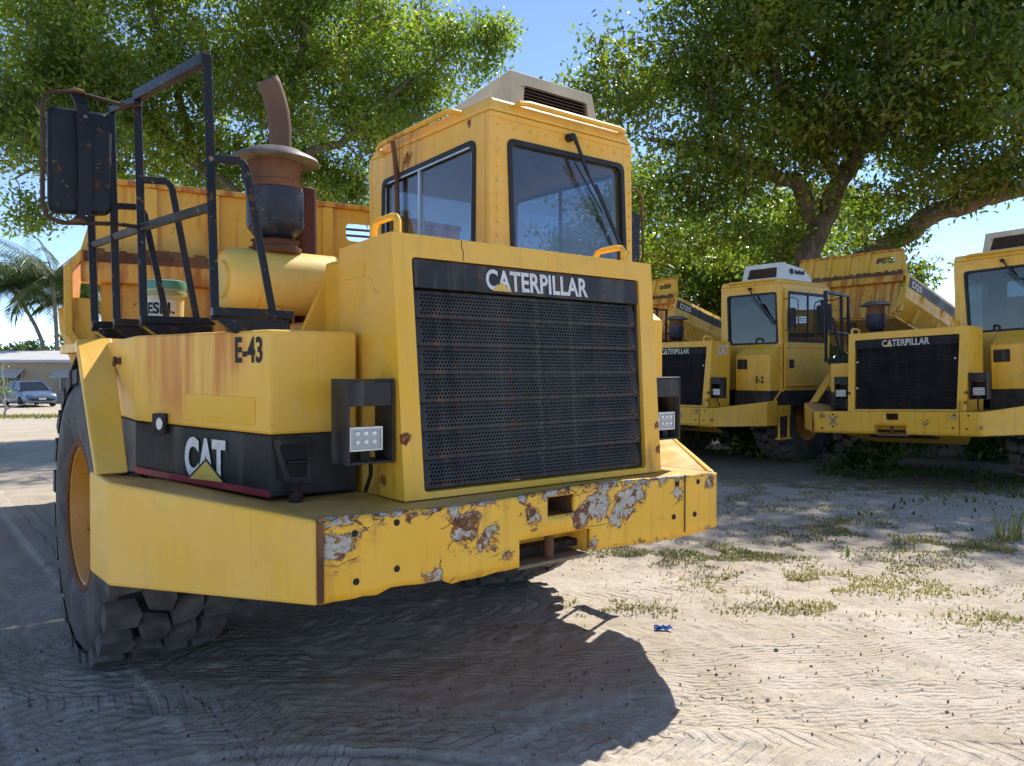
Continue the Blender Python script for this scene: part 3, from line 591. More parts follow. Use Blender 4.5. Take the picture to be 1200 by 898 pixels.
def build_truck(loc, rz, roll=0.0, front=False, bed_dy=0.0, tilt=0.0, ac='acbox', bump='bumper_old', art=0.0, code=None, mark=False, seed=1):
    rs = random.Random(seed)
    root = empty('dump_truck', loc, rz)
    if roll: root.rotation_euler = (0, roll, rz)
    # ---- frame, axle, rear frame
    m = MB().box(-0.42, 0.42, 0.30, 3.2, 0.62, 0.95).box(-0.85, 0.85, 0.08, 0.9, 0.71, 0.74).box(-0.62, 0.62, 0.75, 2.6, 1.0, 1.6)
    m.tube([(-1.2, 2.1, 0.76), (1.2, 2.1, 0.76)], 0.15, 12); m.lathe([(0.0, -0.3), (0.24, -0.22), (0.3, 0), (0.24, 0.22), (0.0, 0.3)], (0, 2.1, 0.76), 'x', 16)
    m.build('chassis', 'frame', root)
    HP = Vector((0.0, 2.9, 0)); RM = Matrix.Rotation(art, 4, 'Z'); turn = lambda p: HP + RM @ (Vector(p) - HP)
    m = MB(); m.box(-0.2, 0.2, 2.9, 3.9 + bed_dy, 0.75, 1.15); m.box(-0.50, -0.30, 3.4, 8.2 + bed_dy, 0.85, 1.2).box(0.30, 0.50, 3.4, 8.2 + bed_dy, 0.85, 1.2)
    for yy in (4.4, 6.0): m.tube([(-1.1, yy + bed_dy, 0.76), (1.1, yy + bed_dy, 0.76)], 0.14, 12)
    m.box(-0.5, 0.5, 8.0 + bed_dy, 8.2 + bed_dy, 0.95, 1.40); m.v = [tuple(turn(p)) for p in m.v]
    m.build('rear_frame', 'frame', root)
    MB().slab([(-0.95, 0.10, 0.72), (0.95, 0.10, 0.72), (0.6, 0.9, 0.52), (-0.6, 0.9, 0.52)], (0, 0, 0.02)).build('belly_plate', 'yel', root)
    # ---- wheels
    z0 = 0.755
    wheel(root, -1.2, 2.02, z0, -1, blocks=front, spin=0.07); wheel(root, 1.2, 2.02, z0, 1, spin=0.1)
    for yy in (4.4, 6.0):
        for s in (-1, 1):
            wp_ = turn((1.06 * s, yy + bed_dy, z0)); wo_ = wheel(root, wp_.x, wp_.y, wp_.z, s, spin=rs.random()); wo_.rotation_euler.z += art
    # ---- bumper
    xs = sorted(set([round(-1.092 + 2.192 * i / 40, 4) for i in range(41)] + [-0.21, 0.2, -0.056, 0.102])); zs = [0.69, 0.735, 0.80, 0.845, 0.88, 0.925, 0.965, 0.987]
    m = MB(); nx2, nz2 = len(xs), len(zs); pts = []
    dent = [(rs.uniform(-1, 1), rs.uniform(0.68, 1.0), rs.uniform(0.06, 0.16), rs.uniform(0.002, 0.007)) for _ in range(16)]
    for x in xs:
        for j, z in enumerate(zs):
            yy = sum(k * math.exp(-((x - a) ** 2 + (z - b) ** 2) / r / r) for a, b, r, k in dent)
            zz = z
            if front:
                if j == 0: zz += 0.012 * math.sin(x * 5.0 + 1) + (0.020 if -0.85 < x < -0.55 else 0) + rs.uniform(-0.004, 0.004)
                if j == nz2 - 1: zz += 0.010 * math.sin(x * 4.2 + 0.4) + rs.uniform(-0.002, 0.002)
            else: zz += rs.uniform(-0.002, 0.002)
            pts.append((x, yy, zz))
    fs = []
    for i in range(nx2 - 1):
        xm = (xs[i] + xs[i + 1]) / 2
        for j in range(nz2 - 1):
            zm = (zs[j] + zs[j + 1]) / 2
            if -0.21 < xm < 0.2 and zm < 0.80: continue
            if -0.056 < xm < 0.102 and 0.88 < zm < 0.965: continue
            fs.append((i * nz2 + j, (i + 1) * nz2 + j, (i + 1) * nz2 + j + 1, i * nz2 + j + 1))
    m.add(pts, fs)
    fr = m.build('bumper', bump, root, smooth=True)
    sm = fr.modifiers.new('thickness', 'SOLIDIFY'); sm.thickness = 0.022; sm.offset = 0
    fr.data.set_sharp_from_angle(angle=R(60))
    # lower edge lip, tow pocket, recess with its shelf and pin
    q = MB()
    for a, b in (((-0.056, 0.88), (0.102, 0.965)),):
        (xa, za), (xb, zb) = a, b
        q.add([(xa, 0.012, za), (xb, 0.012, za), (xb, 0.012, zb), (xa, 0.012, zb), (xa, 0.16, za), (xb, 0.16, za), (xb, 0.16, zb), (xa, 0.16, zb)], [(0, 1, 5, 4), (1, 2, 6, 5), (2, 3, 7, 6), (3, 0, 4, 7), (4, 5, 6, 7)])
    q.build('tow_pocket', 'rust', fr)
    q = MB().add([(-0.21, 0.012, 0.80), (0.2, 0.012, 0.80), (0.2, 0.15, 0.80), (-0.21, 0.15, 0.80), (-0.21, 0.15, 0.69), (0.2, 0.15, 0.69), (-0.21, 0.012, 0.69), (0.2, 0.012, 0.69)], [(0, 1, 2, 3), (3, 2, 5, 4), (0, 3, 4, 6), (1, 2, 5, 7)])
    q.build('tow_recess', 'yel', fr)
    MB().box(-0.205, 0.195, 0.004, 0.15, 0.672, 0.688).build('tow_shelf', 'ledge', fr, bevel=0.004)
    MB().lathe([(0.022, 0.67), (0.026, 0.70), (0.021, 0.705), (0.021, 0.80), (0.03, 0.805), (0.03, 0.83)], (0.0, 0.045, 0), 'z', 12).build('tow_pin', 'rust', fr, smooth=True)
    for hx, hz in ((-0.96, 0.927), (-0.79, 0.945), (-0.955, 0.755), (-0.79, 0.775), (0.79, 0.945), (0.95, 0.942), (0.765, 0.785), (0.925, 0.780)):
        MB().lathe([(0.0, -0.0135), (0.011, -0.0135), (0.013, -0.0118), (0.013, 0.0)], (hx, 0.0, hz), 'y', 10).build('bolt_hole', 'void', fr)
    MB().bar((0.845, -0.0125, 0.70), (0.845, -0.0125, 0.985), 0.004, 0.004).build('seam', 'frame', fr)
    MB().bar((-1.088, -0.008, 0.70), (-1.088, -0.008, 0.985), 0.02, 0.02).build('corner_weld', 'rust', fr, bevel=0.006)
    # top plate and angled wings
    t = MB()
    t.prism([(-1.08, 0.012, 0.958), (1.09, 0.012, 0.958), (1.09, 0.9, 0.962), (-1.08, 0.9, 0.962)], [(-1.08, 0.012, 0.978), (1.09, 0.012, 0.978), (1.09, 0.9, 0.985), (-1.08, 0.9, 0.985)])
    t.build('bumper_top', 'ledge_y', fr)
    for s in (-1, 1):
        xa = 1.098 * s
        mw = MB().hexa([(xa, 0.0, 0.69), (1.61 * s, 0.69, 0.70), (1.585 * s, 0.70, 0.70), (xa - 0.02 * s, 0.03, 0.69), (xa, 0.0, 0.985), (1.61 * s, 0.69, 1.088), (1.585 * s, 0.70, 1.086), (xa - 0.02 * s, 0.03, 0.985)])
        mw.hexa([(1.61 * s, 0.69, 0.70), (1.625 * s, 0.95, 0.705), (1.60 * s, 0.95, 0.705), (1.585 * s, 0.70, 0.70), (1.61 * s, 0.69, 1.088), (1.625 * s, 0.95, 1.105), (1.60 * s, 0.95, 1.105), (1.585 * s, 0.70, 1.086)])
        wg = mw.build('bumper_wing', 'bumper_side' if front else 'yel', root, bevel=0.012)
        MB().prism([(xa - 0.012 * s, 0.05, 0.955), (1.59 * s, 0.70, 1.055), (1.60 * s, 0.95, 1.07), (1.05 * s, 0.95, 0.965)], [(xa - 0.012 * s, 0.05, 0.980), (1.59 * s, 0.70, 1.078), (1.60 * s, 0.95, 1.095), (1.05 * s, 0.95, 0.988)]).build('wing_top', 'ledge_y', wg)
        # mudguard rising from the wing over the tyre
        f_ = MB().slab([(1.617 * s, 0.86, 1.10), (1.500 * s, 0.86, 1.10), (1.425 * s, 1.50, 1.655), (1.575 * s, 1.50, 1.645)], (0, 0.035, -0.01))
        if s > 0:
            f_.slab([(1.575 * s, 1.50, 1.645), (1.40 * s, 1.50, 1.655), (1.40 * s, 2.75, 1.655), (1.575 * s, 2.75, 1.645)], (0, 0, -0.03))
        else:
            arch = [(1.44 * s, 2.02 + 0.86 * math.cos(a_), 0.755 + 0.86 * math.sin(a_)) for a_ in [R(158 - 10.5 * i_) for i_ in range(13)]]
            ar = MB()
            for q0, q1 in zip(arch, arch[1:]): ar.slab([q0, q1, (q1[0] + 0.6, q1[1], q1[2]), (q0[0] + 0.6, q0[1], q0[2])], (0, 0, 0.02))
            ar.build('wheel_arch', 'frame', root)
        f_.build('mudguard', 'yel_box' if s < 0 else 'yel', root, bevel=0.008)
    if mark:
        MB().bar((-0.845, -0.0145, 0.80), (-0.725, -0.0145, 0.93), 0.004, 0.022, up=(0, 1, 0)).bar((-0.845, -0.0155, 0.93), (-0.725, -0.0155, 0.80), 0.004, 0.022, up=(0, 1, 0)).build('sprayed_cross', 'blue_mark', fr)
    # ---- hood with its grille
    sl = lambda z: 0.16 + 0.09 * (z - 1.0) / 1.06                     # the front leans back a little
    Tf = lambda u, v_, w_: (u, sl(v_) + w_, v_)
    h = MB().ring([(-0.655, 0.985), (0.865, 0.985), (0.885, 2.06), (-0.66, 2.06)], [(-0.562, 1.012), (0.752, 1.012), (0.783, 1.966), (-0.572, 1.966)], 0.02, Tf, 0.0, 0.06)
    h.hexa([(-0.655, sl(0.985) + 0.06, 0.985), (-0.625, sl(0.985) + 0.06, 0.985), (-0.625, 0.715, 0.985), (-0.655, 0.715, 0.985), (-0.66, 0.31, 2.06), (-0.63, 0.31, 2.06), (-0.63, 0.715, 2.045), (-0.66, 0.715, 2.045)])
    h.hexa([(0.835, sl(0.985) + 0.06, 0.985), (0.865, sl(0.985) + 0.06, 0.985), (0.865, 0.715, 0.985), (0.835, 0.715, 0.985), (0.855, 0.31, 2.06), (0.885, 0.31, 2.06), (0.885, 0.715, 2.045), (0.855, 0.715, 2.045)])
    h.slab([(-0.63, 0.31, 2.06), (0.855, 0.31, 2.06), (0.855, 0.715, 2.045), (-0.63, 0.715, 2.045)], (0, 0, -0.025))
    hd = h.build('hood', 'yel_hood', root, bevel=0.012)
    for hx in (-0.62, 0.70):
        k = MB(); loop_handle(k, (hx, 0.27, 2.05), (hx, 0.47, 2.045), (0, 0, 0.085)); k.build('handle', 'yel_hood', hd, smooth=True)
    MB().slab([(-0.66, 0.48, 1.90), (-0.66, 0.70, 1.90), (-0.66, 0.70, 1.96), (-0.66, 0.48, 1.96)], (-0.004, 0, 0)).build('paint_patch', 'yel_patch', hd, bevel=0.002)
    if front:
        MB().tube([(-0.318, sl(2.05) - 0.0005, 2.058), (-0.322, sl(2.03) - 0.0005, 2.032), (-0.313, sl(2.01) - 0.0005, 2.008), (-0.316, sl(1.98) - 0.0005, 1.97)], 0.0022, 5).build('crack', 'rust', hd)
    MB().box(-0.60, 0.80, 0.34, 0.36, 1.02, 1.96).build('radiator', 'void', hd)
    gp = MB().hexa([(-0.558, sl(1.843) + 0.008, 1.843), (0.775, sl(1.843) + 0.008, 1.843), (0.775, sl(1.843) + 0.03, 1.843), (-0.558, sl(1.843) + 0.03, 1.843), (-0.562, sl(1.962) + 0.008, 1.962), (0.778, sl(1.962) + 0.008, 1.962), (0.778, sl(1.962) + 0.03, 1.962), (-0.562, sl(1.962) + 0.03, 1.962)])
    gr = gp.build('grille', 'grille' if front else 'grille_old', root, bevel=0.004)
    ty = sl(1.9) + 0.008 - 0.003
    tw = MB()
    text(tw, 'CATERPILLAR', (-0.195, sl(1.853) + 0.0055, 1.856), (0.615, 0, 0), (0, sl(1.945) - sl(1.856), 0.092), 0.028)
    tw.build('lettering', 'white' if front else 'white_worn', gr)
    MB().slab([(-0.165, sl(1.853) + 0.004, 1.853), (-0.055, sl(1.853) + 0.004, 1.853), (-0.11, sl(1.893) + 0.004, 1.893)], (0, -0.0015, 0)).build('triangle', 'ydecal', gr)
    if front:
        me = perforated()
        for k in range(7):
            zz = 1.022 + k * 0.1165
            o = link('grille_slat', me, gr); o.location = (-0.549 - 0.0014 * k, sl(zz) + 0.020, zz); o.rotation_euler = (-0.085 + rs.uniform(-0.03, 0.03), rs.uniform(-0.003, 0.003), rs.uniform(-0.003, 0.003))
            o.scale = (1.012 + 0.0032 * k, 1, 1)
        MB().hexa([(-0.562, 0.185, 1.02), (-0.546, 0.185, 1.02), (-0.546, 0.22, 1.02), (-0.562, 0.22, 1.02), (-0.570, 0.25, 1.84), (-0.555, 0.25, 1.84), (-0.555, 0.29, 1.84), (-0.570, 0.29, 1.84)]).build('grille_edge', 'grille', gr)
        MB().hexa([(0.735, 0.185, 1.02), (0.75, 0.185, 1.02), (0.75, 0.22, 1.02), (0.735, 0.22, 1.02), (0.762, 0.25, 1.84), (0.777, 0.25, 1.84), (0.777, 0.29, 1.84), (0.762, 0.29, 1.84)]).build('grille_edge', 'grille', gr)
    else:
        k = MB()
        for i in range(24):
            zz = 1.02 + i * 0.0344
            k.hexa([(-0.556, sl(zz) + 0.012, zz), (0.765, sl(zz) + 0.012, zz), (0.765, sl(zz) + 0.018, zz), (-0.556, sl(zz) + 0.018, zz), (-0.556, sl(zz) + 0.036, zz + 0.03), (0.765, sl(zz) + 0.036, zz + 0.03), (0.765, sl(zz) + 0.042, zz + 0.03), (-0.556, sl(zz) + 0.042, zz + 0.03)])
        o = k.build('grille_louvres', 'grille_old', gr); o['kind'] = 'stuff'
        for px, pz in ((-0.53, 1.66), (-0.53, 1.3), (0.73, 1.66)): MB().lathe([(0.0, -0.01), (0.012, -0.01), (0.012, 0.01)], (px, sl(pz) + 0.01, pz), 'y', 8).build('bolt', 'white', gr)
    # engine cover behind the hood
    MB().box(-0.60, 0.46, 0.735, 1.00, 1.0, 2.02).box(-0.60, 0.40, 1.0, 2.3, 1.0, 1.75).build('engine_cover', 'yel', root, bevel=0.02)
    # ---- lamp boxes either side of the hood
    for s, x0, x1 in ((-1, -0.872, -0.668), (1, 0.892, 1.085)):
        b = MB().box(x0, x0 + 0.010, 0.215, 0.36, 1.135, 1.47).box(x1 - 0.010, x1, 0.215, 0.36, 1.135, 1.47).box(x0 + 0.01, x1 - 0.01, 0.217, 0.36, 1.46, 1.468).box(x0 + 0.01, x1 - 0.01, 0.217, 0.36, 1.137, 1.147)
        b.box(x0 + 0.01, x1 - 0.01, 0.218, 0.226, 1.363, 1.459)
        if s > 0 or not front: b.box(x0 + 0.01, x1 - 0.01, 0.352, 0.359, 1.148, 1.36)
        lb = b.build('lamp_box', 'black', root, bevel=0.003)
        lx0, lx1 = (x0 + 0.012, x1 - 0.045) if s < 0 else (x0 + 0.03, x1 - 0.03)
        lm = MB().box(lx0, lx1, 0.232, 0.27, 1.188, 1.283).build('lamp', 'lamp', lb, bevel=0.006)
        for i in range(3):
            for j in range(2):
                MB().lathe([(0.0, -0.006), (0.008, -0.005), (0.0125, 0.0), (0.014, 0.004)], (lx0 + (lx1 - lx0) * (i + 1) / 4, 0.23, 1.222 + 0.034 * j), 'y', 10).build('lamp_lens', 'lens', lm, smooth=True)
        e_ = MB()
        e_.box(lx0 + 0.002, lx1 - 0.002, 0.227, 0.231, 1.276, 1.282).box(lx0 + 0.002, lx1 - 0.002, 0.227, 0.231, 1.189, 1.195).box(lx0 + 0.002, lx0 + 0.008, 0.227, 0.231, 1.196, 1.275).box(lx1 - 0.008, lx1 - 0.002, 0.227, 0.231, 1.196, 1.275)
        e_.build('lamp_rim', 'lens', lm)
        MB().box((lx0 + lx1) / 2 - 0.02, (lx0 + lx1) / 2 + 0.02, 0.235, 0.262, 1.15, 1.186).build('lamp_bracket', 'frame', lb)
        a = MB().tube([(x1 - 0.06 if s < 0 else x0 + 0.06, 0.30, 1.147), (x1 - 0.05 if s < 0 else x0 + 0.05, 0.32, 1.08), (x1 - 0.02 if s < 0 else x0 + 0.02, 0.42, 1.0)], 0.009, 6); a.build('cable', 'seal', lb, smooth=True)
    # ---- side box (left in the picture)
    A = (-0.685, 0.50); C0 = (-1.065, 0.50); C1 = (-1.42, 1.10)
    up = MB().prism([(*A, 1.246), (*C0, 1.246), (*C1, 1.287), (-1.440, 1.350, 1.302), (-0.685, 1.35, 1.26)], [(*A, 1.667), (*C0, 1.665), (*C1, 1.652), (-1.455, 1.480, 1.632), (-0.685, 1.48, 1.65)])
    sb = up.build('side_box', 'yel_box', root, bevel=0.012)
    MB().prism([(*A, 0.995), (-1.063, 0.503, 1.000), (-1.417, 1.102, 1.068), (-1.432, 1.255, 1.058), (-0.685, 1.25, 1.0)], [(*A, 1.243), (-1.063, 0.503, 1.244), (-1.417, 1.102, 1.284), (-1.436, 1.345, 1.299), (-0.685, 1.34, 1.25)]).build('black_band', 'black', sb, bevel=0.006)
    nrm = Vector((-0.861, -0.509, 0)).normalized()
    on_ch = lambda t, z: Vector(LN((-1.065, 0.50, 0), (-1.42, 1.10, 0), t)) + Vector((0, 0, z))
    MB().slab([on_ch(0.0, 0.998), on_ch(1.0, 1.066), on_ch(1.0, 1.094), on_ch(0.0, 1.026)], nrm * 0.006).build('red_stripe', 'red', sb, bevel=0.002)
    MB().slab([on_ch(0.10, 1.283), on_ch(0.60, 1.300), on_ch(0.60, 1.405), on_ch(0.10, 1.395)], nrm * 0.003).build('paint_patch', 'yel_patch', sb, bevel=0.002)
    if front:
        tx = MB(); text(tx, 'E-43', Vector((-1.150, 0.644, 1.532)), Vector((0.068, -0.115, 0)), (0, 0, 0.105), 0.03, nrm * 0.003); tx.build('lettering', 'ink', sb)
        tx = MB(); text(tx, 'CAT', Vector((-1.282, 0.867, 1.064)), Vector((0.107, -0.181, -0.012)), (0, 0, 0.168), 0.05, nrm * 0.004); tx.build('lettering', 'white', sb)
        a = Vector((-1.268, 0.843, 1.058)) + nrm * 0.005; b = Vector((-1.182, 0.698, 1.050)) + nrm * 0.005; cpt = (a + b) / 2 + Vector((0, 0, 0.078))
        MB().slab([a, b, cpt], nrm * 0.0015).build('triangle', 'ydecal', sb)
        cc = (a + b) / 2 + Vector((0, 0, 0.026))
        MB().slab([cc + (q_ - cc) * 1.22 for q_ in (a, b, cpt)], nrm * -0.0012).build('triangle_edge', 'black', sb)
    mk = Vector((-1.345, 0.973, 1.281)); ua = Vector((0.509, -0.861, 0)).normalized()
    MB().slab([mk - ua * 0.034 + Vector((0, 0, -0.042)), mk + ua * 0.034 + Vector((0, 0, -0.042)), mk + ua * 0.034 + Vector((0, 0, 0.042)), mk - ua * 0.034 + Vector((0, 0, 0.042))], nrm * 0.022).build('marker_lamp', 'black', sb, bevel=0.004)
    dk = MB(); cp = mk + nrm * 0.024 + ua * 0.012
    ringp = [cp + ua * (0.017 * math.cos(a)) + Vector((0, 0, 0.026 * math.sin(a))) for a in [2 * math.pi * i / 14 for i in range(14)]]
    dk.slab(ringp, nrm * 0.006); dk.build('marker_lens', 'lens', sb, bevel=0.003)
    cl = MB().box(-1.452, -1.436, 1.27, 1.31, 1.53, 1.56); cl.tube([(-1.458, 1.29, 1.565), (-1.462, 1.29, 1.52)], 0.008, 6); cl.build('latch', 'rust', sb, bevel=0.002)
    # step pocket and bolts in the black front
    pk = MB(); Tk = lambda u, v_, w_: (u, 0.497 + w_, v_)
    pk.ring([(-1.058, 1.232), (-0.900, 1.228), (-0.898, 1.040), (-1.010, 1.046)], [(-1.035, 1.205), (-0.920, 1.205), (-0.918, 1.075), (-0.985, 1.075)], 0.018, Tk, -0.010, 0.004)
    pk.build('step_frame', 'black', sb, bevel=0.003)
    MB().box(-1.04, -0.91, 0.4925, 0.4955, 1.07, 1.208).build('step_hole', 'void', sb); MB().box(-1.0, -0.915, 0.470, 0.4920, 1.13, 1.142).build('step_bar', 'black', sb, bevel=0.003)
    MB().lathe([(0.028, 0.985), (0.028, 1.02), (0.020, 1.024), (0.020, 1.05), (0.03, 1.055), (0.0, 1.06)], (-0.985, 0.44, 0), 'z', 8).build('rubber_mount', 'frame', sb)
    # ---- platform, air cleaner, exhaust
    MB().box(-0.72, -0.58, 0.52, 1.48, 1.10, 1.20).build('gap_filler', 'frame', root)  # added filler, stops sunlight leaking between hood and side box
    MB().box(-1.45, -0.57, 1.49, 2.75, 1.60, 1.650).build('deck', 'yel', root, bevel=0.006)
    ac_ = MB().lathe([(0.0, -1.010), (0.085, -1.012), (0.09, -0.995), (0.118, -0.995), (0.126, -1.004), (0.138, -0.995), (0.152, -0.955), (0.156, -0.90), (0.156, -0.868), (0.149, -0.865), (0.149, -0.852), (0.157, -0.849), (0.157, -0.44)], (0, 1.25, 1.935), 'x', 40)
    an = ac_.build('air_cleaner', 'yel_clean', root, smooth=True)
    MB().box(-0.80, -0.76, 1.13, 1.37, 1.65, 1.80).build('cradle', 'yel', an); MB().slab([(-0.735, 0.98, 1.66), (-0.515, 0.98, 1.66), (-0.515, 0.98, 2.03), (-0.56, 0.98, 2.03)], (0, 0.03, 0)).build('gusset', 'yel_box', root, bevel=0.006)
    pc = (-0.74, 1.25, 0)
    MB().lathe([(0.115, 2.075), (0.125, 2.085), (0.125, 2.105), (0.108, 2.11), (0.108, 2.135), (0.118, 2.14)], pc, 'z', 28).build('clamp_band', 'rust', an, smooth=True)
    MB().lathe([(0.07, 2.13), (0.09, 2.145), (0.128, 2.195), (0.137, 2.215), (0.137, 2.385), (0.130, 2.392)], pc, 'z', 32).build('dust_bowl', 'bowl', an, smooth=True)
    MB().lathe([(0.131, 2.39), (0.131, 2.425), (0.122, 2.43), (0.126, 2.50), (0.14, 2.545), (0.15, 2.55)], pc, 'z', 32).build('intake_screen', 'rust', an, smooth=True)
    MB().lathe([(0.205, 2.520), (0.214, 2.526), (0.206, 2.540), (0.15, 2.568), (0.13, 2.580), (0.06, 2.588), (0.0, 2.589)], pc, 'z', 36).build('rain_cap', 'hat', an, smooth=True)
    rv = MB()
    for i in range(14):
        a = 2 * math.pi * i / 14
        rv.lathe([(0.0, 0.006), (0.005, 0.004), (0.006, 0.0)], (pc[0] + 0.136 * math.cos(a), pc[1] + 0.136 * math.sin(a), 2.225), 'z', 5)
    rv.build('bowl_rivets', 'hat', an, kind='stuff')
    if front:
     ex = MB().tube([(-0.61, 1.5, 1.75), (-0.61, 1.5, 2.60), (-0.612, 1.5, 2.78), (-0.622, 1.497, 2.86), (-0.645, 1.49, 2.93), (-0.672, 1.48, 2.985), (-0.69, 1.475, 3.012)], [0.058] * 7, 18, caps=False)
     exo = ex.build('exhaust_stack', 'rust_pipe', root, smooth=True); s_ = exo.modifiers.new('thickness', 'SOLIDIFY'); s_.thickness = 0.006
     MB().tube([(-0.61, 1.5, 2.3), (-0.612, 1.5, 2.78), (-0.622, 1.497, 2.86), (-0.645, 1.49, 2.93), (-0.664, 1.484, 2.968)], 0.049, 12).build('stack_plug', 'void', exo)  # dark tube closing the stack just below its mouth
     MB().lathe([(0.0, 1.70), (0.062, 1.70), (0.062, 2.475), (0.055, 2.482), (0.0, 2.482)], (-0.475, 1.5, 0), 'z', 20).build('muffler', 'muffler', root, smooth=True)
    # ---- railing and mirror
    P1 = (-1.224, 0.66); P2 = (-1.325, 1.34); P3 = (-1.372, 1.65); P4 = (-1.415, 1.93)
    def bracket(x0, x1, y, z):
        return MB().prism([(x0 + 0.07, y - 0.03, 1.652), (x1, y - 0.03, 1.652), (x1, y + 0.04, 1.652), (x0 + 0.07, y + 0.04, 1.652)], [(x0 - 0.02, y - 0.03, z - 0.035), (x1, y - 0.03, z - 0.035), (x1, y + 0.04, z - 0.035), (x0 - 0.02, y + 0.04, z - 0.035)])
    rl = empty('railing', (0, 0, 0), 0, root)
    def rail(pts, w_=0.034, nm='rail_bar'):
        k = MB()
        for a, b in zip(pts, pts[1:]): k.bar(a, b, w_, w_, up=(0.3, 1, 0.1))
        return k.build(nm, 'rail', rl, bevel=0.005)
    for (x, y), tp, hin in ((P1, 2.748, 2.345), (P2, 2.762, 2.375), (P3, 2.775, 2.30), (P4, 2.30, None)):
        rail([(x, y, 1.70), (x - 0.011, y + 0.04 * (tp - 1.7), tp)], nm='post')
        if hin: rail([(x - 0.004, y + 0.02, hin), (x + 0.105, y + 0.005, hin + 0.006), (x + 0.125, y, hin - 0.02), (x + 0.235, y - 0.02, 1.70)], 0.030, nm='grab_bar')
        bk = bracket(x, x + 0.30, y, 1.75); bk.bar((x - 0.02, y - 0.02, 1.735), (x + 0.31, y - 0.02, 1.735), 0.036, 0.036); bk.build('foot_bracket', 'rail', rl, bevel=0.004)
    rail([(P1[0] - 0.012, P1[1] + 0.045, 2.748), (P2[0] - 0.012, P2[1] + 0.045, 2.762)], 0.044)
    rail([(P2[0] - 0.012, P2[1] + 0.05, 2.745), (P3[0] - 0.012, P3[1] + 0.045, 2.765)], 0.03)
    rail([(P1[0], P1[1] + 0.03, 2.157), (P2[0], P2[1], 2.157), (P3[0], P3[1], 2.150)], 0.036); rail([(P3[0], P3[1], 2.15), (P4[0] - 0.01, P4[1] + 0.05, 2.14)], 0.032)
    rail([(P4[0], P4[1], 2.30), (P3[0], P3[1] + 0.06, 2.30)], 0.03)
    mr = MB(); prof = flat([(-1.708, 2.168), (-1.462, 2.186), (-1.462, 2.630), (-1.708, 2.622)], 0.04, 5)
    prof2 = [(-1.585 + (x + 1.585) * 0.90, 2.40 + (z - 2.40) * 0.94) for x, z in prof]
    n = len(prof)
    mr.add([(x, 1.30, z) for x, z in prof] + [(x, 1.285, z) for x, z in prof2] + [(x, 1.325, z) for x, z in prof], [(i, (i + 1) % n, n + (i + 1) % n, n + i) for i in range(n)] + [tuple(range(n, 2 * n))] + [(i, (i + 1) % n, 2 * n + (i + 1) % n, 2 * n + i) for i in range(n)])
    mo = mr.build('mirror', 'rail', root, smooth=True)
    MB().slab([(x, 1.3255, z) for x, z in [(-1.585 + (a + 1.585) * 0.95, 2.40 + (b - 2.40) * 0.96) for a, b in prof]], (0, 0.003, 0)).build('mirror_glass', 'alu', mo)
    fr_ = MB().tube([(-1.335, 1.36, 2.715), (-1.40, 1.30, 2.680), (-1.62, 1.278, 2.690), (-1.70, 1.278, 2.672), (-1.728, 1.280, 2.62), (-1.730, 1.285, 2.20), (-1.712, 1.283, 2.145), (-1.66, 1.278, 2.128), (-1.45, 1.29, 2.150), (-1.335, 1.37, 2.16)], 0.0095, 7)
    fr_.build('mirror_frame', 'rust_dark', mo, smooth=True)
    st_ = MB(); pts = [(-1.60, 1.272, 2.685), (-1.585, 1.262, 2.64), (-1.578, 1.258, 2.50), (-1.575, 1.258, 2.30), (-1.578, 1.264, 2.17), (-1.60, 1.272, 2.135)]
    for a, b in zip(pts, pts[1:]): st_.bar(a, b, 0.05, 0.008, up=(0, 1, 0.01))
    st_.build('mirror_strap', 'rail', mo)
    for zz in (2.69, 2.14): MB().lathe([(0.032, zz - 0.006), (0.034, zz), (0.02, zz + 0.012), (0.0, zz + 0.014)], (-1.60, 1.272, 0), 'z', 12).build('mirror_clamp', 'rust', mo)
    # ---- cab
    XL, XR, YF, YB, ZB, ZT = 0.43, 1.60, 1.05, 2.47, 1.25, 2.98
    WI = [(0.605, 2.02), (1.545, 2.02), (1.505, 2.832), (0.572, 2.828)]
    cb = MB().ring([(XL, ZB), (XR + 0.03, ZB), (XR, ZT), (XL, ZT)], WI, 0.05, lambda u, v_, w_: (u, YF + w_, v_), 0, 0.045, 5)
    LI = [(1.205, 2.04), (2.27, 2.04), (2.255, 2.795), (1.195, 2.83)]
    cb.ring([(YF + 0.046, ZB), (YB - 0.041, ZB), (YB - 0.041, ZT), (YF + 0.046, ZT)], LI, 0.06, lambda u, v_, w_: (XL + w_, u, v_), 0, 0.045, 5)
    RI = [(1.19, 2.03), (2.36, 2.03), (2.36, 2.87), (1.19, 2.87)]
    cb.ring([(YF + 0.046, ZB), (YB - 0.041, ZB), (YB - 0.041, ZT), (YF + 0.046, ZT)], RI, 0.04, lambda u, v_, w_: (XR - w_, u, v_), 0, 0.045, 3)
    BI = [(0.62, 2.10), (1.42, 2.10), (1.42, 2.80), (0.62, 2.80)]
    cb.ring([(XL, ZB), (XR, ZB), (XR, ZT), (XL, ZT)], BI, 0.06, lambda u, v_, w_: (u, YB - w_, v_), 0, 0.04, 3)
    cab_ = cb.build('cab', 'yel_cab', root, bevel=0.012)
    rf = MB().prism([(XL - 0.004, YF - 0.006, ZT + 0.001), (XR + 0.004, YF - 0.006, ZT + 0.001), (XR + 0.004, YB, ZT + 0.001), (XL - 0.004, YB, ZT + 0.001)], [(XL + 0.015, YF + 0.012, 3.062), (XR - 0.05, YF + 0.012, 3.062), (XR - 0.05, YB - 0.1, 3.062), (XL + 0.015, YB - 0.1, 3.062)])
    rf.build('roof', 'yel_cab', cab_, bevel=0.018)
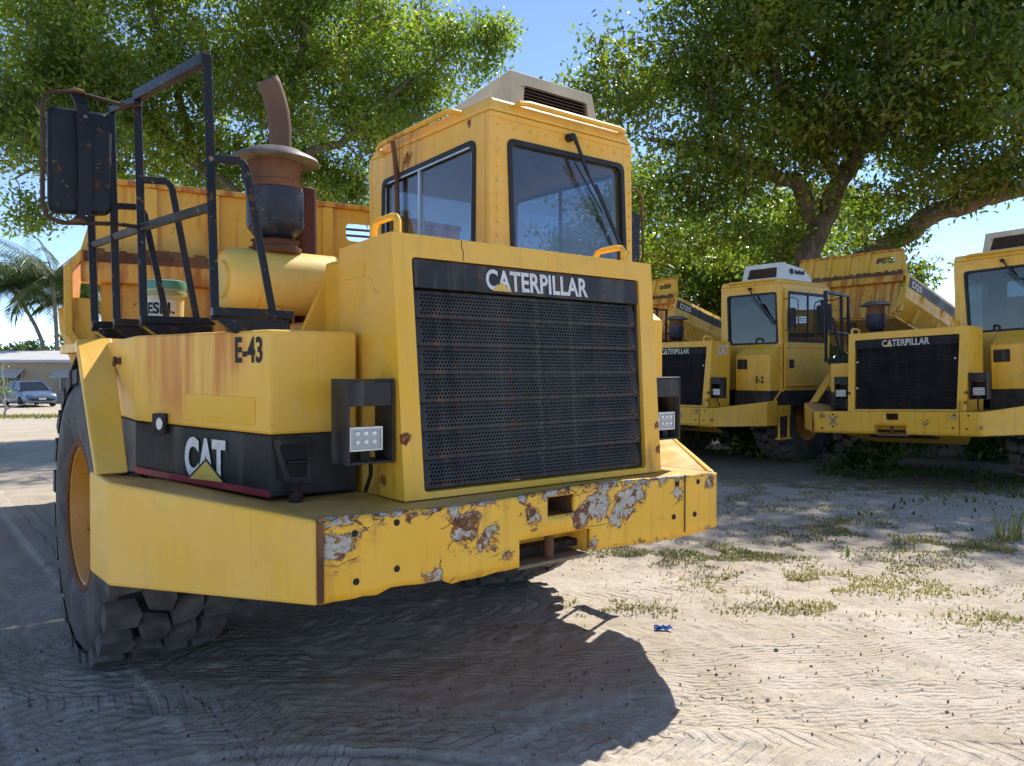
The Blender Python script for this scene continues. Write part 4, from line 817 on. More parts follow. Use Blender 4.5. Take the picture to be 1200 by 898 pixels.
    MB().box(XL + 0.05, XR - 0.05, YF + 0.06, YB - 0.06, 2.93, 2.975).build('headliner', 'liner', cab_); MB().box(XL + 0.05, XR - 0.05, YF + 0.06, YB - 0.06, 1.28, 1.40).build('cab_floor', 'interior', cab_)
    it = MB().box(0.80, 1.30, 1.75, 2.25, 1.60, 1.78).box(0.80, 1.30, 2.18, 2.32, 1.75, 2.40).box(0.85, 1.25, 1.8, 2.2, 1.40, 1.60); it.build('seat', 'interior', cab_, bevel=0.05)
    dsh = MB().box(0.50, 1.54, 1.12, 1.30, 1.45, 1.98); dsh.build('dashboard', 'interior', cab_, bevel=0.03)
    sw = MB(); sw.tube([Vector((1.03, 1.52, 2.06)) + Vector((0.20 * math.cos(a), 0.17 * math.sin(a), 0.11 * math.sin(a))) for a in [2 * math.pi * i / 20 for i in range(21)]], 0.014, 6); sw.tube([(1.03, 1.32, 1.80), (1.03, 1.52, 2.06)], 0.025, 8); sw.build('steering_wheel', 'seal', cab_, smooth=True)
    def pane(name, I, r, T, mat, seal=True, w_=0.02):
        pts = flat(I, r, 4); cx = sum(p[0] for p in pts) / len(pts); cz = sum(p[1] for p in pts) / len(pts)
        k = MB(); n_ = len(pts); lo = [T(u, v_, w_) for u, v_ in pts]; hi = [T(u, v_, w_ + 0.005) for u, v_ in pts]
        k.add(lo + hi, [tuple(range(n_)), tuple(range(n_, 2 * n_))]); po = k.build(name, mat, cab_, weld=False)
        if seal:
            sl_ = MB(); wd = 0.014; o1 = [(cx + (u - cx) * (1 + wd / 0.4), cz + (v_ - cz) * (1 + wd / 0.4)) for u, v_ in pts]; i1 = [(cx + (u - cx) * (1 - wd / 0.4), cz + (v_ - cz) * (1 - wd / 0.4)) for u, v_ in pts]
            for w0, w1, q1, q2 in ((-0.007, -0.007, o1, i1),):
                L0 = [T(u, v_, w0) for u, v_ in q1]; L1 = [T(u, v_, w1 - 0.003) for u, v_ in pts]; L2 = [T(u, v_, w1) for u, v_ in q2]; L3 = [T(u, v_, 0.02) for u, v_ in q2]; L4 = [T(u, v_, 0.001) for u, v_ in q1]
                LL = [L4, L0, L1, L2, L3]
                sl_.add([p for q_ in LL for p in q_], [(a * n_ + i, a * n_ + (i + 1) % n_, (a + 1) * n_ + (i + 1) % n_, (a + 1) * n_ + i) for a in range(4) for i in range(n_)])
            sl_.build('window_seal', 'seal', po, smooth=True)
        return po
    pane('windscreen', WI, 0.05, lambda u, v_, w_: (u, YF + w_, v_), 'glass' if front else 'glass_dull')
    sd = pane('side_window', LI, 0.06, lambda u, v_, w_: (XL + w_, u, v_), 'glass_side')
    k = MB().box(XL + 0.004, XL + 0.02, 1.80, 1.822, 2.05, 2.80); k.bar((XL + 0.004, 1.225, 2.05), (XL + 0.004, 1.218, 2.80), 0.012, 0.012); k.bar((XL + 0.004, 1.225, 2.808), (XL + 0.004, 2.24, 2.775), 0.012, 0.012); k.bar((XL + 0.004, 2.245, 2.05), (XL + 0.004, 2.235, 2.77), 0.010, 0.010); k.build('sash', 'alu', sd)
    pane('rear_window', BI, 0.06, lambda u, v_, w_: (u, YB - w_, v_), 'glass', False)
    # riveted strips round the windscreen
    rv = MB()
    def riv(x, z): rv.lathe([(0.0105, 0.0), (0.0085, -0.006), (0.0, -0.008)], (x, YF - 0.001, z), 'y', 6)
    for i in range(11): riv(0.487, 2.12 + i * 0.078); riv(1.573 + 0.012 * (1 - i / 10), 2.12 + i * 0.078)
    for i in range(10): riv(0.50 + i * 0.118, 2.905)
    rv.build('rivets', 'yel_cab', cab_, kind='stuff')
    MB().box(XL + 0.002, XR - 0.002, YF - 0.007, YF - 0.001, 2.945, 2.975).build('drip_strip', 'yel_cab', cab_, bevel=0.002)
    for pts in ([(0.62, YF + 0.01, 3.03), (0.62, YF - 0.045, 3.04), (0.68, YF - 0.055, 3.045), (1.42, YF - 0.055, 3.045), (1.48, YF - 0.045, 3.04), (1.48, YF + 0.01, 3.03)], [(XL + 0.01, 1.34, 3.03), (XL - 0.045, 1.35, 3.035), (XL - 0.055, 1.42, 3.045), (XL - 0.055, 2.18, 3.03), (XL - 0.05, 2.25, 3.01), (XL + 0.005, 2.25, 2.97)]):
        MB().tube(pts, 0.017, 7).build('roof_rail', 'yel_cab', cab_, smooth=True)
    if front:
        sp_ = MB().tube([(XL - 0.045, 2.06, 3.04), (XL - 0.03, 2.05, 2.90), (XL - 0.012, 2.06, 2.80), (XL - 0.012, 2.05, 2.40), (XL - 0.012, 2.06, 2.05)], 0.016, 6); sp_.build('strap', 'rust', cab_)
    wp = MB().lathe([(0.022, -0.05), (0.026, -0.03), (0.026, 0.0)], (1.03, YF - 0.004, 2.925), 'y', 10)
    wp.bar((1.035, YF - 0.05, 2.935), (1.16, YF - 0.045, 2.72), 0.020, 0.012, up=(0, 1, 0)); wp.bar((1.16, YF - 0.045, 2.72), (1.40, YF - 0.028, 2.42), 0.010, 0.008, up=(0, 1, 0)); wp.bar((1.06, YF - 0.03, 2.78), (1.30, YF - 0.03, 2.50), 0.007, 0.006, up=(0, 1, 0))
    wpo = wp.build('wiper', 'seal', cab_)
    MB().bar((1.245, YF - 0.022, 2.67), (1.475, YF - 0.018, 2.32), 0.026, 0.012, up=(0, 1, 0)).build('wiper_blade', 'seal', wpo, bevel=0.003)
    # roof cooler
    X0, X1, Y0, Y1, Z1 = 0.73, 1.47, 1.22, 2.12, 3.345
    au = MB()
    Ta = lambda u, v_, w_: (u, Y0 + 0.05 * (v_ - 3.07) / 0.275 + w_, v_)
    au.ring([(X0, 3.07), (X1, 3.07), (X1 - 0.02, Z1), (X0 + 0.03, Z1)], [(X0 + 0.09, 3.105), (X1 - 0.07, 3.105), (X1 - 0.085, 3.27), (X0 + 0.13, 3.27)], 0.02, Ta, 0, 0.03)
    au.prism([(X0, Y0 + 0.03, 3.07), (X1, Y0 + 0.03, 3.07), (X1, Y1, 3.07), (X0, Y1, 3.07)], [(X0, Y0 + 0.031, 3.075), (X1, Y0 + 0.031, 3.075), (X1, Y1, 3.075), (X0, Y1, 3.075)])
    au.slab([(X0, Y0 + 0.03, 3.075), (X0 + 0.03, Y0 + 0.08, Z1), (X0 + 0.05, Y1 - 0.2, Z1 - 0.06), (X0, Y1, 3.13), (X0, Y1, 3.075)], (0.02, 0, 0)); au.slab([(X1, Y0 + 0.03, 3.075), (X1 - 0.02, Y0 + 0.08, Z1), (X1 - 0.03, Y1 - 0.2, Z1 - 0.06), (X1, Y1, 3.13), (X1, Y1, 3.075)], (-0.02, 0, 0))
    au.slab([(X0 + 0.03, Y0 + 0.08, Z1), (X1 - 0.02, Y0 + 0.08, Z1), (X1 - 0.03, Y1 - 0.2, Z1 - 0.06), (X0 + 0.05, Y1 - 0.2, Z1 - 0.06)], (0, 0, -0.02)); au.slab([(X0 + 0.05, Y1 - 0.2, Z1 - 0.06), (X1 - 0.03, Y1 - 0.2, Z1 - 0.06), (X1, Y1, 3.13), (X0, Y1, 3.13)], (0, 0, -0.02)); au.box(X0, X1, Y1 - 0.02, Y1, 3.075, 3.128)
    auo = au.build('roof_cooler', ac, root, bevel=0.012)
    MB().box(X0 + 0.08, X1 - 0.06, Y0 + 0.10, Y0 + 0.12, 3.10, 3.28).build('cooler_core', 'void', auo)
    for i in range(8):
        zz = 3.112 + i * 0.0205; MB().slab([(X0 + 0.10, Y0 + 0.03, zz), (X1 - 0.08, Y0 + 0.03, zz), (X1 - 0.08, Y0 + 0.06, zz + 0.014), (X0 + 0.10, Y0 + 0.06, zz + 0.014)], (0, 0, 0.003)).build('fin', 'fins', auo)
    if ac == 'acwhite':
        sg = MB().lathe([(0.0, -0.002), (0.05, -0.002), (0.05, 0.0)], (X1 + 0.0, 1.55, 3.215), 'x', 16); sg.v = [(X1 - 0.012 + (3.20 - p[2]) * 0.05 + (p[0] - X1) * -1 + 0.008, p[1], p[2]) for p in sg.v]; sg.build('badge', 'ink', auo)
        for i in range(7): 
            hh = 0.05 if i % 3 else 0.07
            MB().box(X1 - 0.006, X1 + 0.004, 1.64 + i * 0.04, 1.664 + i * 0.04, 3.18, 3.18 + hh).build('badge_letter', 'ink', auo)
    # door side: console, black band, door, step, mirror
    cs = MB().prism([(0.945, 0.78, 1.252), (0.945, 0.78, 1.82), (0.945, 1.045, 2.0), (0.945, 1.045, 1.252)], [(1.60, 0.78, 1.252), (1.60, 0.78, 1.82), (1.60, 1.045, 2.0), (1.60, 1.045, 1.252)])
    cso = cs.build('console', 'yel', root, bevel=0.012)
    MB().box(0.98, 1.17, 0.768, 0.779, 1.60, 1.76).build('work_lamp', 'black', cso, bevel=0.006); MB().box(1.32, 1.50, 0.772, 0.779, 1.56, 1.78).build('hatch', 'yel_hood', cso, bevel=0.004)
    if code:
        tx = MB(); text(tx, code, (1.335, 0.774, 1.375), (0.15, 0, 0), (0, 0, 0.11), 0.03, (0, -0.0, 0)); tx.build('lettering', 'ink', cso)
        tx = MB(); text(tx, 'CAT', (0.8905, 0.38, 1.83), (0.003, 0.27, 0), (0, 0, 0.17), 0.05); tx.build('lettering', 'white', hd)
    MB().box(0.92, 1.595, 0.79, 2.40, 1.0, 1.249).build('black_skirt', 'black', root)
    dr = MB().ring([(1.13, 1.95), (2.40, 1.95), (2.40, 2.91), (1.13, 2.91)], [(1.22, 2.06), (2.32, 2.06), (2.32, 2.84), (1.22, 2.84)], 0.05, lambda u, v_, w_: (XR + 0.004 + w_, u, v_), 0, 0.03)
    dr.slab([(XR + 0.004, 1.13, 1.32), (XR + 0.004, 2.05, 1.32), (XR + 0.004, 2.40, 1.70), (XR + 0.004, 2.40, 1.949), (XR + 0.004, 1.13, 1.949)], (0.03, 0, 0))
    dro = dr.build('door', 'yel_cab', root, bevel=0.008)
    k = MB(); pts = flat([(1.22, 2.06), (2.32, 2.06), (2.32, 2.84), (1.22, 2.84)], 0.05); n_ = len(pts)
    k.add([(XR + 0.015, u, v_) for u, v_ in pts] + [(XR + 0.020, u, v_) for u, v_ in pts], [tuple(range(n_)), tuple(range(n_, 2 * n_))]); k.build('door_glass', 'glass_side', dro, weld=False)
    k = MB().ring([(1.20, 2.04), (2.34, 2.04), (2.34, 2.86), (1.20, 2.86)], [(1.245, 2.085), (2.295, 2.085), (2.295, 2.815), (1.245, 2.815)], 0.05, lambda u, v_, w_: (XR + 0.034 + w_, u, v_), 0, 0.006); k.box(XR + 0.02, XR + 0.03, 1.76, 1.79, 2.08, 2.82); k.build('door_seal', 'seal', dro)
    MB().slab([(XR + 0.034, 1.24, 1.62), (XR + 0.034, 1.36, 1.62), (XR + 0.034, 1.36, 1.76), (XR + 0.034, 1.24, 1.76)], (0.02, 0, 0)).build('handle', 'black', dro, bevel=0.02)
    MB().tube([(XR + 0.01, 1.09, 2.02), (XR + 0.06, 1.09, 2.0), (XR + 0.06, 1.09, 1.30), (XR + 0.01, 1.09, 1.24)], 0.016, 7).build('grab_rail', 'yel_hood', root, smooth=True)
    MB().slab([(XR + 0.0345, 1.55, 1.70), (XR + 0.0345, 2.20, 1.70), (XR + 0.0345, 2.20, 1.83), (XR + 0.0345, 1.55, 1.83)], (0.002, 0, 0)).build('paint_patch', 'yel_patch', dro)
    st_ = MB().box(1.50, 1.615, 0.98, 1.32, 0.84, 1.02); sto = st_.build('step_bracket', 'yel', root, bevel=0.006)
    for yy in (1.02, 1.28): MB().bar((1.60, yy, 0.90), (1.60, yy, 0.50), 0.012, 0.035).build('step_hanger', 'yel', sto)
    MB().box(1.55, 1.65, 0.99, 1.31, 0.475, 0.50).build('tread_plate', 'yel', sto, bevel=0.003)
    ma = MB().tube([(XR, 1.12, 2.72), (1.75, 1.16, 2.745), (1.83, 1.17, 2.70), (1.845, 1.17, 2.30), (1.80, 1.16, 2.20), (XR + 0.02, 1.13, 2.23)], 0.009, 6); mao = ma.build('door_mirror', 'rust', root, smooth=True)
    prof = flat([(1.66, 2.24), (1.79, 2.24), (1.79, 2.58), (1.66, 2.58)], 0.04, 4); n = len(prof); k = MB()
    k.prism([(x, 1.15, z) for x, z in prof], [(x, 1.185, z) for x, z in prof]); k.build('mirror_shell', 'rail', mao)
    # ---- dump bed, hinged at the tail
    H = Vector((0, 8.2 + bed_dy, 1.4)); rel = lambda x, y, z: (x, y - 8.2, z - 1.4)
    b = MB()
    def rb_(x0, x1, y0, y1, z0, z1, mm): mm.box(x0, x1, y0 - 8.2, y1 - 8.2, z0 - 1.4, z1 - 1.4)
    rb_(-1.165, 1.165, 3.46, 8.15, 1.40, 1.455, b)
    bd = b.build('dump_bed', 'yel_bed', root); bd.location = turn(H); bd.rotation_euler = (-tilt, 0, art)
    hb = MB(); xa = lambda z: 1.288 - 0.141 * (z - 2.327) / 0.503
    hb.slab([rel(-xa(2.327), 3.40, 2.327), rel(0.50, 3.40, 2.327), rel(0.50, 3.40, 2.83), rel(-xa(2.83), 3.40, 2.83)], (0, 0.03, 0))
    hb.ring([(0.5005, 2.327), (1.10, 2.327), (1.10, 2.83), (0.5005, 2.83)], [(0.60, 2.555), (1.00, 2.555), (1.00, 2.70), (0.60, 2.70)], 0.05, lambda u, v_, w_: rel(u, 3.40 + w_, v_), 0, 0.03)
    hb.slab([rel(1.1005, 3.40, 2.327), rel(xa(2.327), 3.40, 2.327), rel(xa(2.83), 3.40, 2.83), rel(1.1005, 3.40, 2.83)], (0, 0.03, 0))
    hbo = hb.build('headboard', 'yel_bed', bd)
    for zz in (2.60, 2.65): MB().bar(rel(0.6, 3.41, zz), rel(1.0, 3.41, zz + 0.005), 0.012, 0.018).build('slot_bar', 'rust', bd)
    for xx in (-0.84, -0.42, 0.02, 0.44):
        p_ = MB(); rb_(xx - 0.04, xx + 0.04, 3.35, 3.399, 2.33, 2.80, p_); p_.build('headboard_rib', 'yel_bed', bd, bevel=0.006)
    p_ = MB(); rb_(-1.15, 1.15, 3.36, 3.45, 2.805, 2.845, p_); p_.build('top_flange', 'yel_bed_rust', bd, bevel=0.006)
    p_ = MB(); rb_(-1.285, 1.285, 3.27, 3.44, 2.11, 2.322, p_); p_.build('cross_beam', 'yel_bed_rust', bd, bevel=0.01)
    p_ = MB(); rb_(-1.27, 1.27, 3.262, 3.272, 2.245, 2.318, p_)
    for i in range(20): 
        xx = -1.2 + i * 0.125 + rs.uniform(-0.03, 0.03); p_.box(xx, xx + rs.uniform(0.03, 0.11), 3.255 - 8.2, 3.275 - 8.2, 2.285 - 1.4, 2.33 + rs.uniform(0, 0.02) - 1.4)
    p_.build('rusted_seam', 'rust', bd)
    p_ = MB(); rb_(-1.16, 1.16, 3.40, 3.44, 1.42, 2.109, p_); p_.build('lower_headboard', 'yel_bed_rust', bd)
    for s in (-1, 1):
        p_ = MB()
        pr_ = lambda y, k: [rel(s * 1.29, y, 2.324 - k), rel(s * 1.388, y, 2.20 - k), rel(s * 1.388, y, 1.752), rel(s * 1.17, y, 1.45), rel(s * 1.12, y, 1.45), rel(s * 1.335, y, 1.77), rel(s * 1.335, y, 2.17 - k), rel(s * 1.25, y, 2.30 - k)]
        p_.prism(pr_(3.275, 0), pr_(5.4, 0.02)); p_.prism(pr_(5.401, 0.02), pr_(8.15, 0.25)); wl_ = p_.build('side_wall', 'yel_bed', bd, bevel=0.006)
        for yy in (3.9, 4.8, 5.7, 6.6, 7.5):
            q = MB().prism([rel(s * 1.389, yy, 1.98), rel(s * 1.389, yy + 0.12, 1.98), rel(s * 1.18, yy + 0.12, 1.46), rel(s * 1.18, yy, 1.46)], [rel(s * 1.43, yy, 1.96), rel(s * 1.43, yy + 0.12, 1.96), rel(s * 1.26, yy + 0.12, 1.42), rel(s * 1.26, yy, 1.42)]); q.build('side_rib', 'yel_bed', wl_, bevel=0.006)
        q = MB().slab([rel(s * 1.389, 3.33, 1.985), rel(s * 1.389, 5.9, 1.985), rel(s * 1.389, 5.9, 2.165), rel(s * 1.389, 3.33, 2.195)], (0.004 * s, 0, 0)); sp = q.build('black_band', 'black', wl_)
        if s > 0:
            tx = MB(); text(tx, 'D25', rel(1.396, 3.45, 2.02), (0, 0.42, 0), (0, 0, 0.13), 0.04); tx.build('lettering', 'white_worn', wl_)
        q = MB().prism([rel(s * 1.17, 3.33, 1.5), rel(s * 1.30, 3.33, 1.5), rel(s * 1.36, 3.33, 2.0), rel(s * 1.23, 3.33, 2.0)], [rel(s * 1.17, 3.398, 1.5), rel(s * 1.30, 3.398, 1.5), rel(s * 1.36, 3.398, 2.0), rel(s * 1.23, 3.398, 2.0)]); q.build('corner_post', 'yel_bed', bd, bevel=0.008)
    if tilt > 0.02:
        for s in (-1, 1):
            a = Vector((0.4 * s, 4.6 + bed_dy, 1.1)); b_ = Vector((0.4 * s, 5.6 + bed_dy, 1.42 + (2.6) * math.sin(tilt)))
            r1 = MB().tube([a, LN(a, b_, 0.7)], 0.07, 10).tube([LN(a, b_, 0.7), b_], 0.045, 10); r1.build('hoist_ram', 'frame', root, smooth=True)
    return root

t1 = build_truck((0, 0, 0), 0, front=True, art=R(-8.8), bump='bumper', seed=3)
tag(t1, 'nearest yellow dump truck, E-43 on its side box and a chipped rusty bumper', 'dump truck', 'yellow dump trucks parked in the yard')
t2 = build_truck((7.93, 6.265, -0.07), R(-91.5), bed_dy=1.95, tilt=R(15), ac='acwhite', code='E-2', mark=True, seed=5)
tag(t2, 'yellow dump truck marked E-2 with white roof cooler and raised bed, in tree shade', 'dump truck', 'yellow dump trucks parked in the yard')
t3 = build_truck((8.074, 2.424, -0.02), R(-88.6), roll=-0.035, bed_dy=1.95, mark=True, seed=8)
tag(t3, 'rightmost yellow dump truck, cut off by the picture edge, blue cross on bumper', 'dump truck', 'yellow dump trucks parked in the yard')
t4 = build_truck((7.85, 12.0, -0.12), R(-91.5), bed_dy=1.95, tilt=R(15), seed=9)
tag(t4, 'far dump truck mostly hidden behind the nearest one, only its raised bed showing', 'dump truck', 'yellow dump trucks parked in the yard')

# small pail of fuel standing on the near truck's deck
PX, PY = -1.085, 1.90
bk = MB().lathe([(0.0, 1.652), (0.082, 1.652), (0.085, 1.66), (0.095, 1.925), (0.100, 1.927), (0.100, 1.94)], (PX, PY, 0), 'z', 28).build('pail', plain('pail_plastic', (0.66, 0.58, 0.33), 0.45), None, smooth=True)
tag(bk, 'cream plastic pail with green lid standing on the near truck behind its railing', 'pail')
MB().lathe([(0.104, 1.93), (0.106, 1.95), (0.103, 1.972), (0.09, 1.978), (0.085, 1.968), (0.0, 1.966)], (PX, PY, 0), 'z', 28).build('lid', plain('green_plastic', (0.10, 0.30, 0.22), 0.4), bk, smooth=True)
MB().lathe([(0.101, 1.895), (0.106, 1.898), (0.106, 1.915), (0.101, 1.918)], (PX, PY, 0), 'z', 28).build('rim_band', plain('green_plastic_rim', (0.30, 0.36, 0.22), 0.4), bk, smooth=True)
lab = MB(); ltx = MB(); n = 18; dirc = math.atan2(CAM.y - PY, CAM.x - PX)
for i in range(n):
    a0 = dirc - 2.0 + 2.6 * i / n; a1 = dirc - 2.0 + 2.6 * (i + 1) / n
    lab.add([(PX + 0.0965 * math.cos(a), PY + 0.0965 * math.sin(a), z) for a, z in ((a0, 1.785), (a1, 1.785), (a1, 1.872), (a0, 1.872))], [(0, 1, 2, 3)])
lb = lab.build('label', 'white', bk)
V, F = glyphs('DIESEL', 0.04)
ltx.add([(PX + 0.0978 * math.cos(dirc - 1.78 + 2.25 * a), PY + 0.0978 * math.sin(dirc - 1.78 + 2.25 * a), 1.797 + 0.062 * b) for a, b in V], F); ltx.build('lettering', 'ink', bk)

# ------------------------------------------------------------------ trees
def spot(px, py, Z):
    """where a thing Z metres off stands: read off the photograph once, then fixed in the yard"""
    return CAM + RT * ((px - 600) / 920 * Z) + FW * Z + Vector((0, 0, (435 - py) / 920 * Z))

M['leaf_l'] = leafmat('broad_leaf', (0.155, 0.215, 0.045), (0.34, 0.38, 0.09), 0.60, 0.38, (0.22, 0.15, 0.04))
M['leaf_r'] = leafmat('dark_leaf', (0.115, 0.165, 0.034), (0.27, 0.305, 0.072), 0.58, 0.34, (0.24, 0.16, 0.05))
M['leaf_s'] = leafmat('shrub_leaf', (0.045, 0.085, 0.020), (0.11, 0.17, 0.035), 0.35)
M['bark_l'] = bark('pale_bark', (0.10, 0.085, 0.065), (0.21, 0.18, 0.14))
M['bark_r'] = bark('grey_bark', (0.085, 0.070, 0.055), (0.20, 0.165, 0.125))

def leaf_mesh(name, C, N_, lsz, wsz, seed, droop=0.35):
    """one folded two-triangle leaf at each centre C, facing N_"""
    r = np.random.default_rng(seed); n = len(C)
    d = r.normal(size=(n, 3)); d[:, 2] -= droop; d /= np.linalg.norm(d, axis=1)[:, None]
    nn = N_ + r.normal(size=(n, 3)) * 0.55; s = np.cross(d, nn); s /= np.linalg.norm(s, axis=1)[:, None] + 1e-9; up = np.cross(s, d)
    L = (lsz * np.clip(r.lognormal(0, 0.32, n), 0.45, 1.9))[:, None]; Wd = (wsz * r.uniform(0.7, 1.25, n))[:, None]
    a = C - d * L * 0.5; b = C + s * Wd * 0.5 - up * Wd * 0.12; t = C + d * L * 0.5; c_ = C - s * Wd * 0.5 - up * Wd * 0.12
    v_ = np.stack([a, b, t, c_], 1).reshape(-1, 3); i = np.arange(n) * 4
    f = np.stack([i, i + 1, i + 2, i, i + 2, i + 3], 1).reshape(-1, 3)
    return raw_mesh(name, v_, f)

def tree(name, label, cat, group, base, limbs, ells, n_cl, per, lsz, wsz, leaf, brk, seed, cl_r=0.55, twig=0.018):
    r = np.random.default_rng(seed); root = empty(name, base); tag(root, label, cat, group)
    B = Vector(base); tr = MB(); nodes = []; rad = []
    for pts, rs_ in limbs:
        # resample the limb with a little wander
        P = [Vector(p) - B for p in pts]; Q = []; RR = []
        for k in range(len(P) - 1):
            for t in np.linspace(0, 1, 5)[:-1]:
                j = Vector(r.normal(size=3)) * 0.05 * (0 if (k == 0 and t == 0) else 1); Q.append(P[k].lerp(P[k + 1], t) + j); RR.append(rs_[k] + (rs_[k + 1] - rs_[k]) * t)
        Q.append(P[-1]); RR.append(rs_[-1]); tr.tube(Q, RR, 9); nodes += Q[2:]; rad += RR[2:]
    wts = np.array([e[1][0] * e[1][1] * e[1][2] for e in ells]) ** 0.8; wts /= wts.sum(); cl = []
    nb = max(6, n_cl // 9); bough = []
    for k in r.choice(len(ells), nb, p=wts):
        c_, rr = ells[k]; d = r.normal(size=3); d /= np.linalg.norm(d); q = r.random() ** (1 / 2.4); bough.append((np.array(c_ - B) + d * q * np.array(rr), min(rr)))
    for k in range(n_cl):
        bc, br = bough[r.integers(nb)]; cl.append(bc + r.normal(size=3) * np.array([1, 1, 0.62]) * min(0.62, br * 0.42) * (cl_r / 0.8))
    cl = np.array(cl); N0 = np.array([list(p) for p in nodes]); R0 = list(rad)
    order = np.argsort([np.min(np.linalg.norm(N0 - c_, axis=1)) for c_ in cl])
    for k in order:
        c_ = cl[k]; dd = np.linalg.norm(N0 - c_, axis=1) + 0.6 * np.maximum(0, N0[:, 2] - c_[2]); j = int(np.argmin(dd)); a = Vector(N0[j]); b = Vector(c_)
        ln = (b - a).length
        if ln < 0.15: continue
        mid1 = a.lerp(b, 0.35) + Vector((0, 0, 0.12 * ln)) + Vector(r.normal(size=3)) * 0.06 * ln; mid2 = a.lerp(b, 0.7) + Vector((0, 0, 0.10 * ln)) + Vector(r.normal(size=3)) * 0.06 * ln
        r0 = min(R0[j] * 0.6, twig + 0.018 * ln); r0 = max(r0, twig); tr.tube([a, mid1, mid2, b], [r0, r0 * 0.75, r0 * 0.5, r0 * 0.3], 4, caps=False)
        N0 = np.vstack([N0, [list(mid1), list(mid2), list(b)]]); R0 += [r0 * 0.75, r0 * 0.55, r0 * 0.4]
    to = tr.build('trunk', brk, root, smooth=True, weld=False)
    cnt = r.poisson(per, n_cl); C = np.repeat(cl, cnt, 0); o = r.normal(size=(len(C), 3)); o /= np.linalg.norm(o, axis=1)[:, None]
    C = C + o * (cl_r * r.random(len(C))[:, None] ** 0.55) * np.array([1.15, 1.15, 0.7]) ; Nn = o * 0.5 + np.array([0, 0, 0.9])
    me = leaf_mesh('crown', C, Nn, lsz, wsz, seed + 1); me.materials.append(M[leaf] if isinstance(leaf, str) else leaf)
    cr = link('crown', me, root); cr['kind'] = 'stuff'
    return root

gnd = lambda p: Vector((p.x, p.y, float(terrain(p.x, p.y)) - 0.05))
# the broad tree behind the near truck's bed
lb_ = gnd(W(-7.2, 22.0))
S = spot
limbs = [([lb_, lb_ + Vector((0.1, 0.1, 2.2)), S(300, 255, 22)], [0.42, 0.34, 0.30]),
         ([S(300, 255, 22), S(322, 160, 22), S(345, 95, 22), S(362, 20, 21), S(370, -60, 21)], [0.24, 0.17, 0.13, 0.09, 0.04]),
         ([S(345, 95, 22), S(395, 60, 21.5), S(450, 20, 21)], [0.10, 0.07, 0.03]),
         ([S(310, 200, 22), S(400, 170, 21), S(470, 105, 20.5), S(530, 60, 20)], [0.15, 0.11, 0.07, 0.02]),
         ([S(300, 250, 22), S(230, 190, 21), S(160, 130, 20), S(60, 90, 19)], [0.20, 0.15, 0.11, 0.04]),
         ([S(230, 190, 21), S(210, 100, 21), S(180, 10, 21)], [0.13, 0.10, 0.05]),
         ([S(160, 130, 20), S(90, 180, 19), S(20, 210, 18)], [0.09, 0.06, 0.02])]
E = lambda px, py, Z, a, b, c_: (S(px, py, Z), (a, b, c_))
ells = [E(40, 60, 20, 2.4, 2.6, 2.2), E(150, 30, 21, 2.8, 3.0, 2.4), E(270, 20, 22, 3.0, 3.0, 2.6), E(390, 30, 22, 2.7, 3, 2.4), E(475, 55, 21, 1.5, 1.8, 1.5), E(530, 62, 20.5, 1.15, 1.2, 1.0), E(545, 30, 20.5, 0.7, 0.8, 0.5),
        E(70, 150, 19, 1.9, 2, 1.5), E(20, 190, 18.5, 1.0, 1.2, 0.9), E(175, 150, 21, 2.2, 2.5, 1.7), E(290, 150, 22.5, 2.6, 2.5, 1.9), E(400, 150, 22, 2.3, 2.2, 1.7), E(455, 140, 21, 1.2, 1.4, 1.2),
        E(130, 205, 21, 1.2, 1.5, 0.8), E(300, 205, 23, 2.4, 2.0, 1.0), E(400, 215, 22, 1.6, 1.6, 0.8), E(220, -90, 21, 4, 4, 2.0), E(380, -60, 21, 3, 3, 1.5), E(60, -60, 20, 3, 3, 2), E(230, 200, 22, 2.0, 1.8, 1.0), E(425, 225, 23, 1.2, 1.4, 0.8), E(345, 230, 23.5, 1.6, 1.6, 0.8), E(40, 235, 18.5, 0.5, 0.6, 0.5), E(500, 110, 20.5, 0.8, 1.0, 0.7), E(560, 25, 20.5, 0.5, 0.6, 0.4), E(250, 110, 20, 2.4, 2.0, 1.6), E(100, 110, 19, 2.0, 2.0, 1.5), E(20, 130, 18.5, 1.4, 1.4, 1.2), E(25, 230, 18.5, 0.7, 0.8, 0.5), E(90, 250, 19.5, 0.8, 0.8, 0.5), E(15, 255, 18, 0.5, 0.5, 0.4), E(150, 180, 19, 1.4, 1.4, 0.9)]
tree('broadleaf_tree', 'tall light green leafy tree behind the near truck bed, on the left', 'tree', 'leafy trees round the yard', lb_, limbs, ells, 3200, 45, 0.145, 0.075, 'leaf_l', 'bark_l', 21, 0.62)

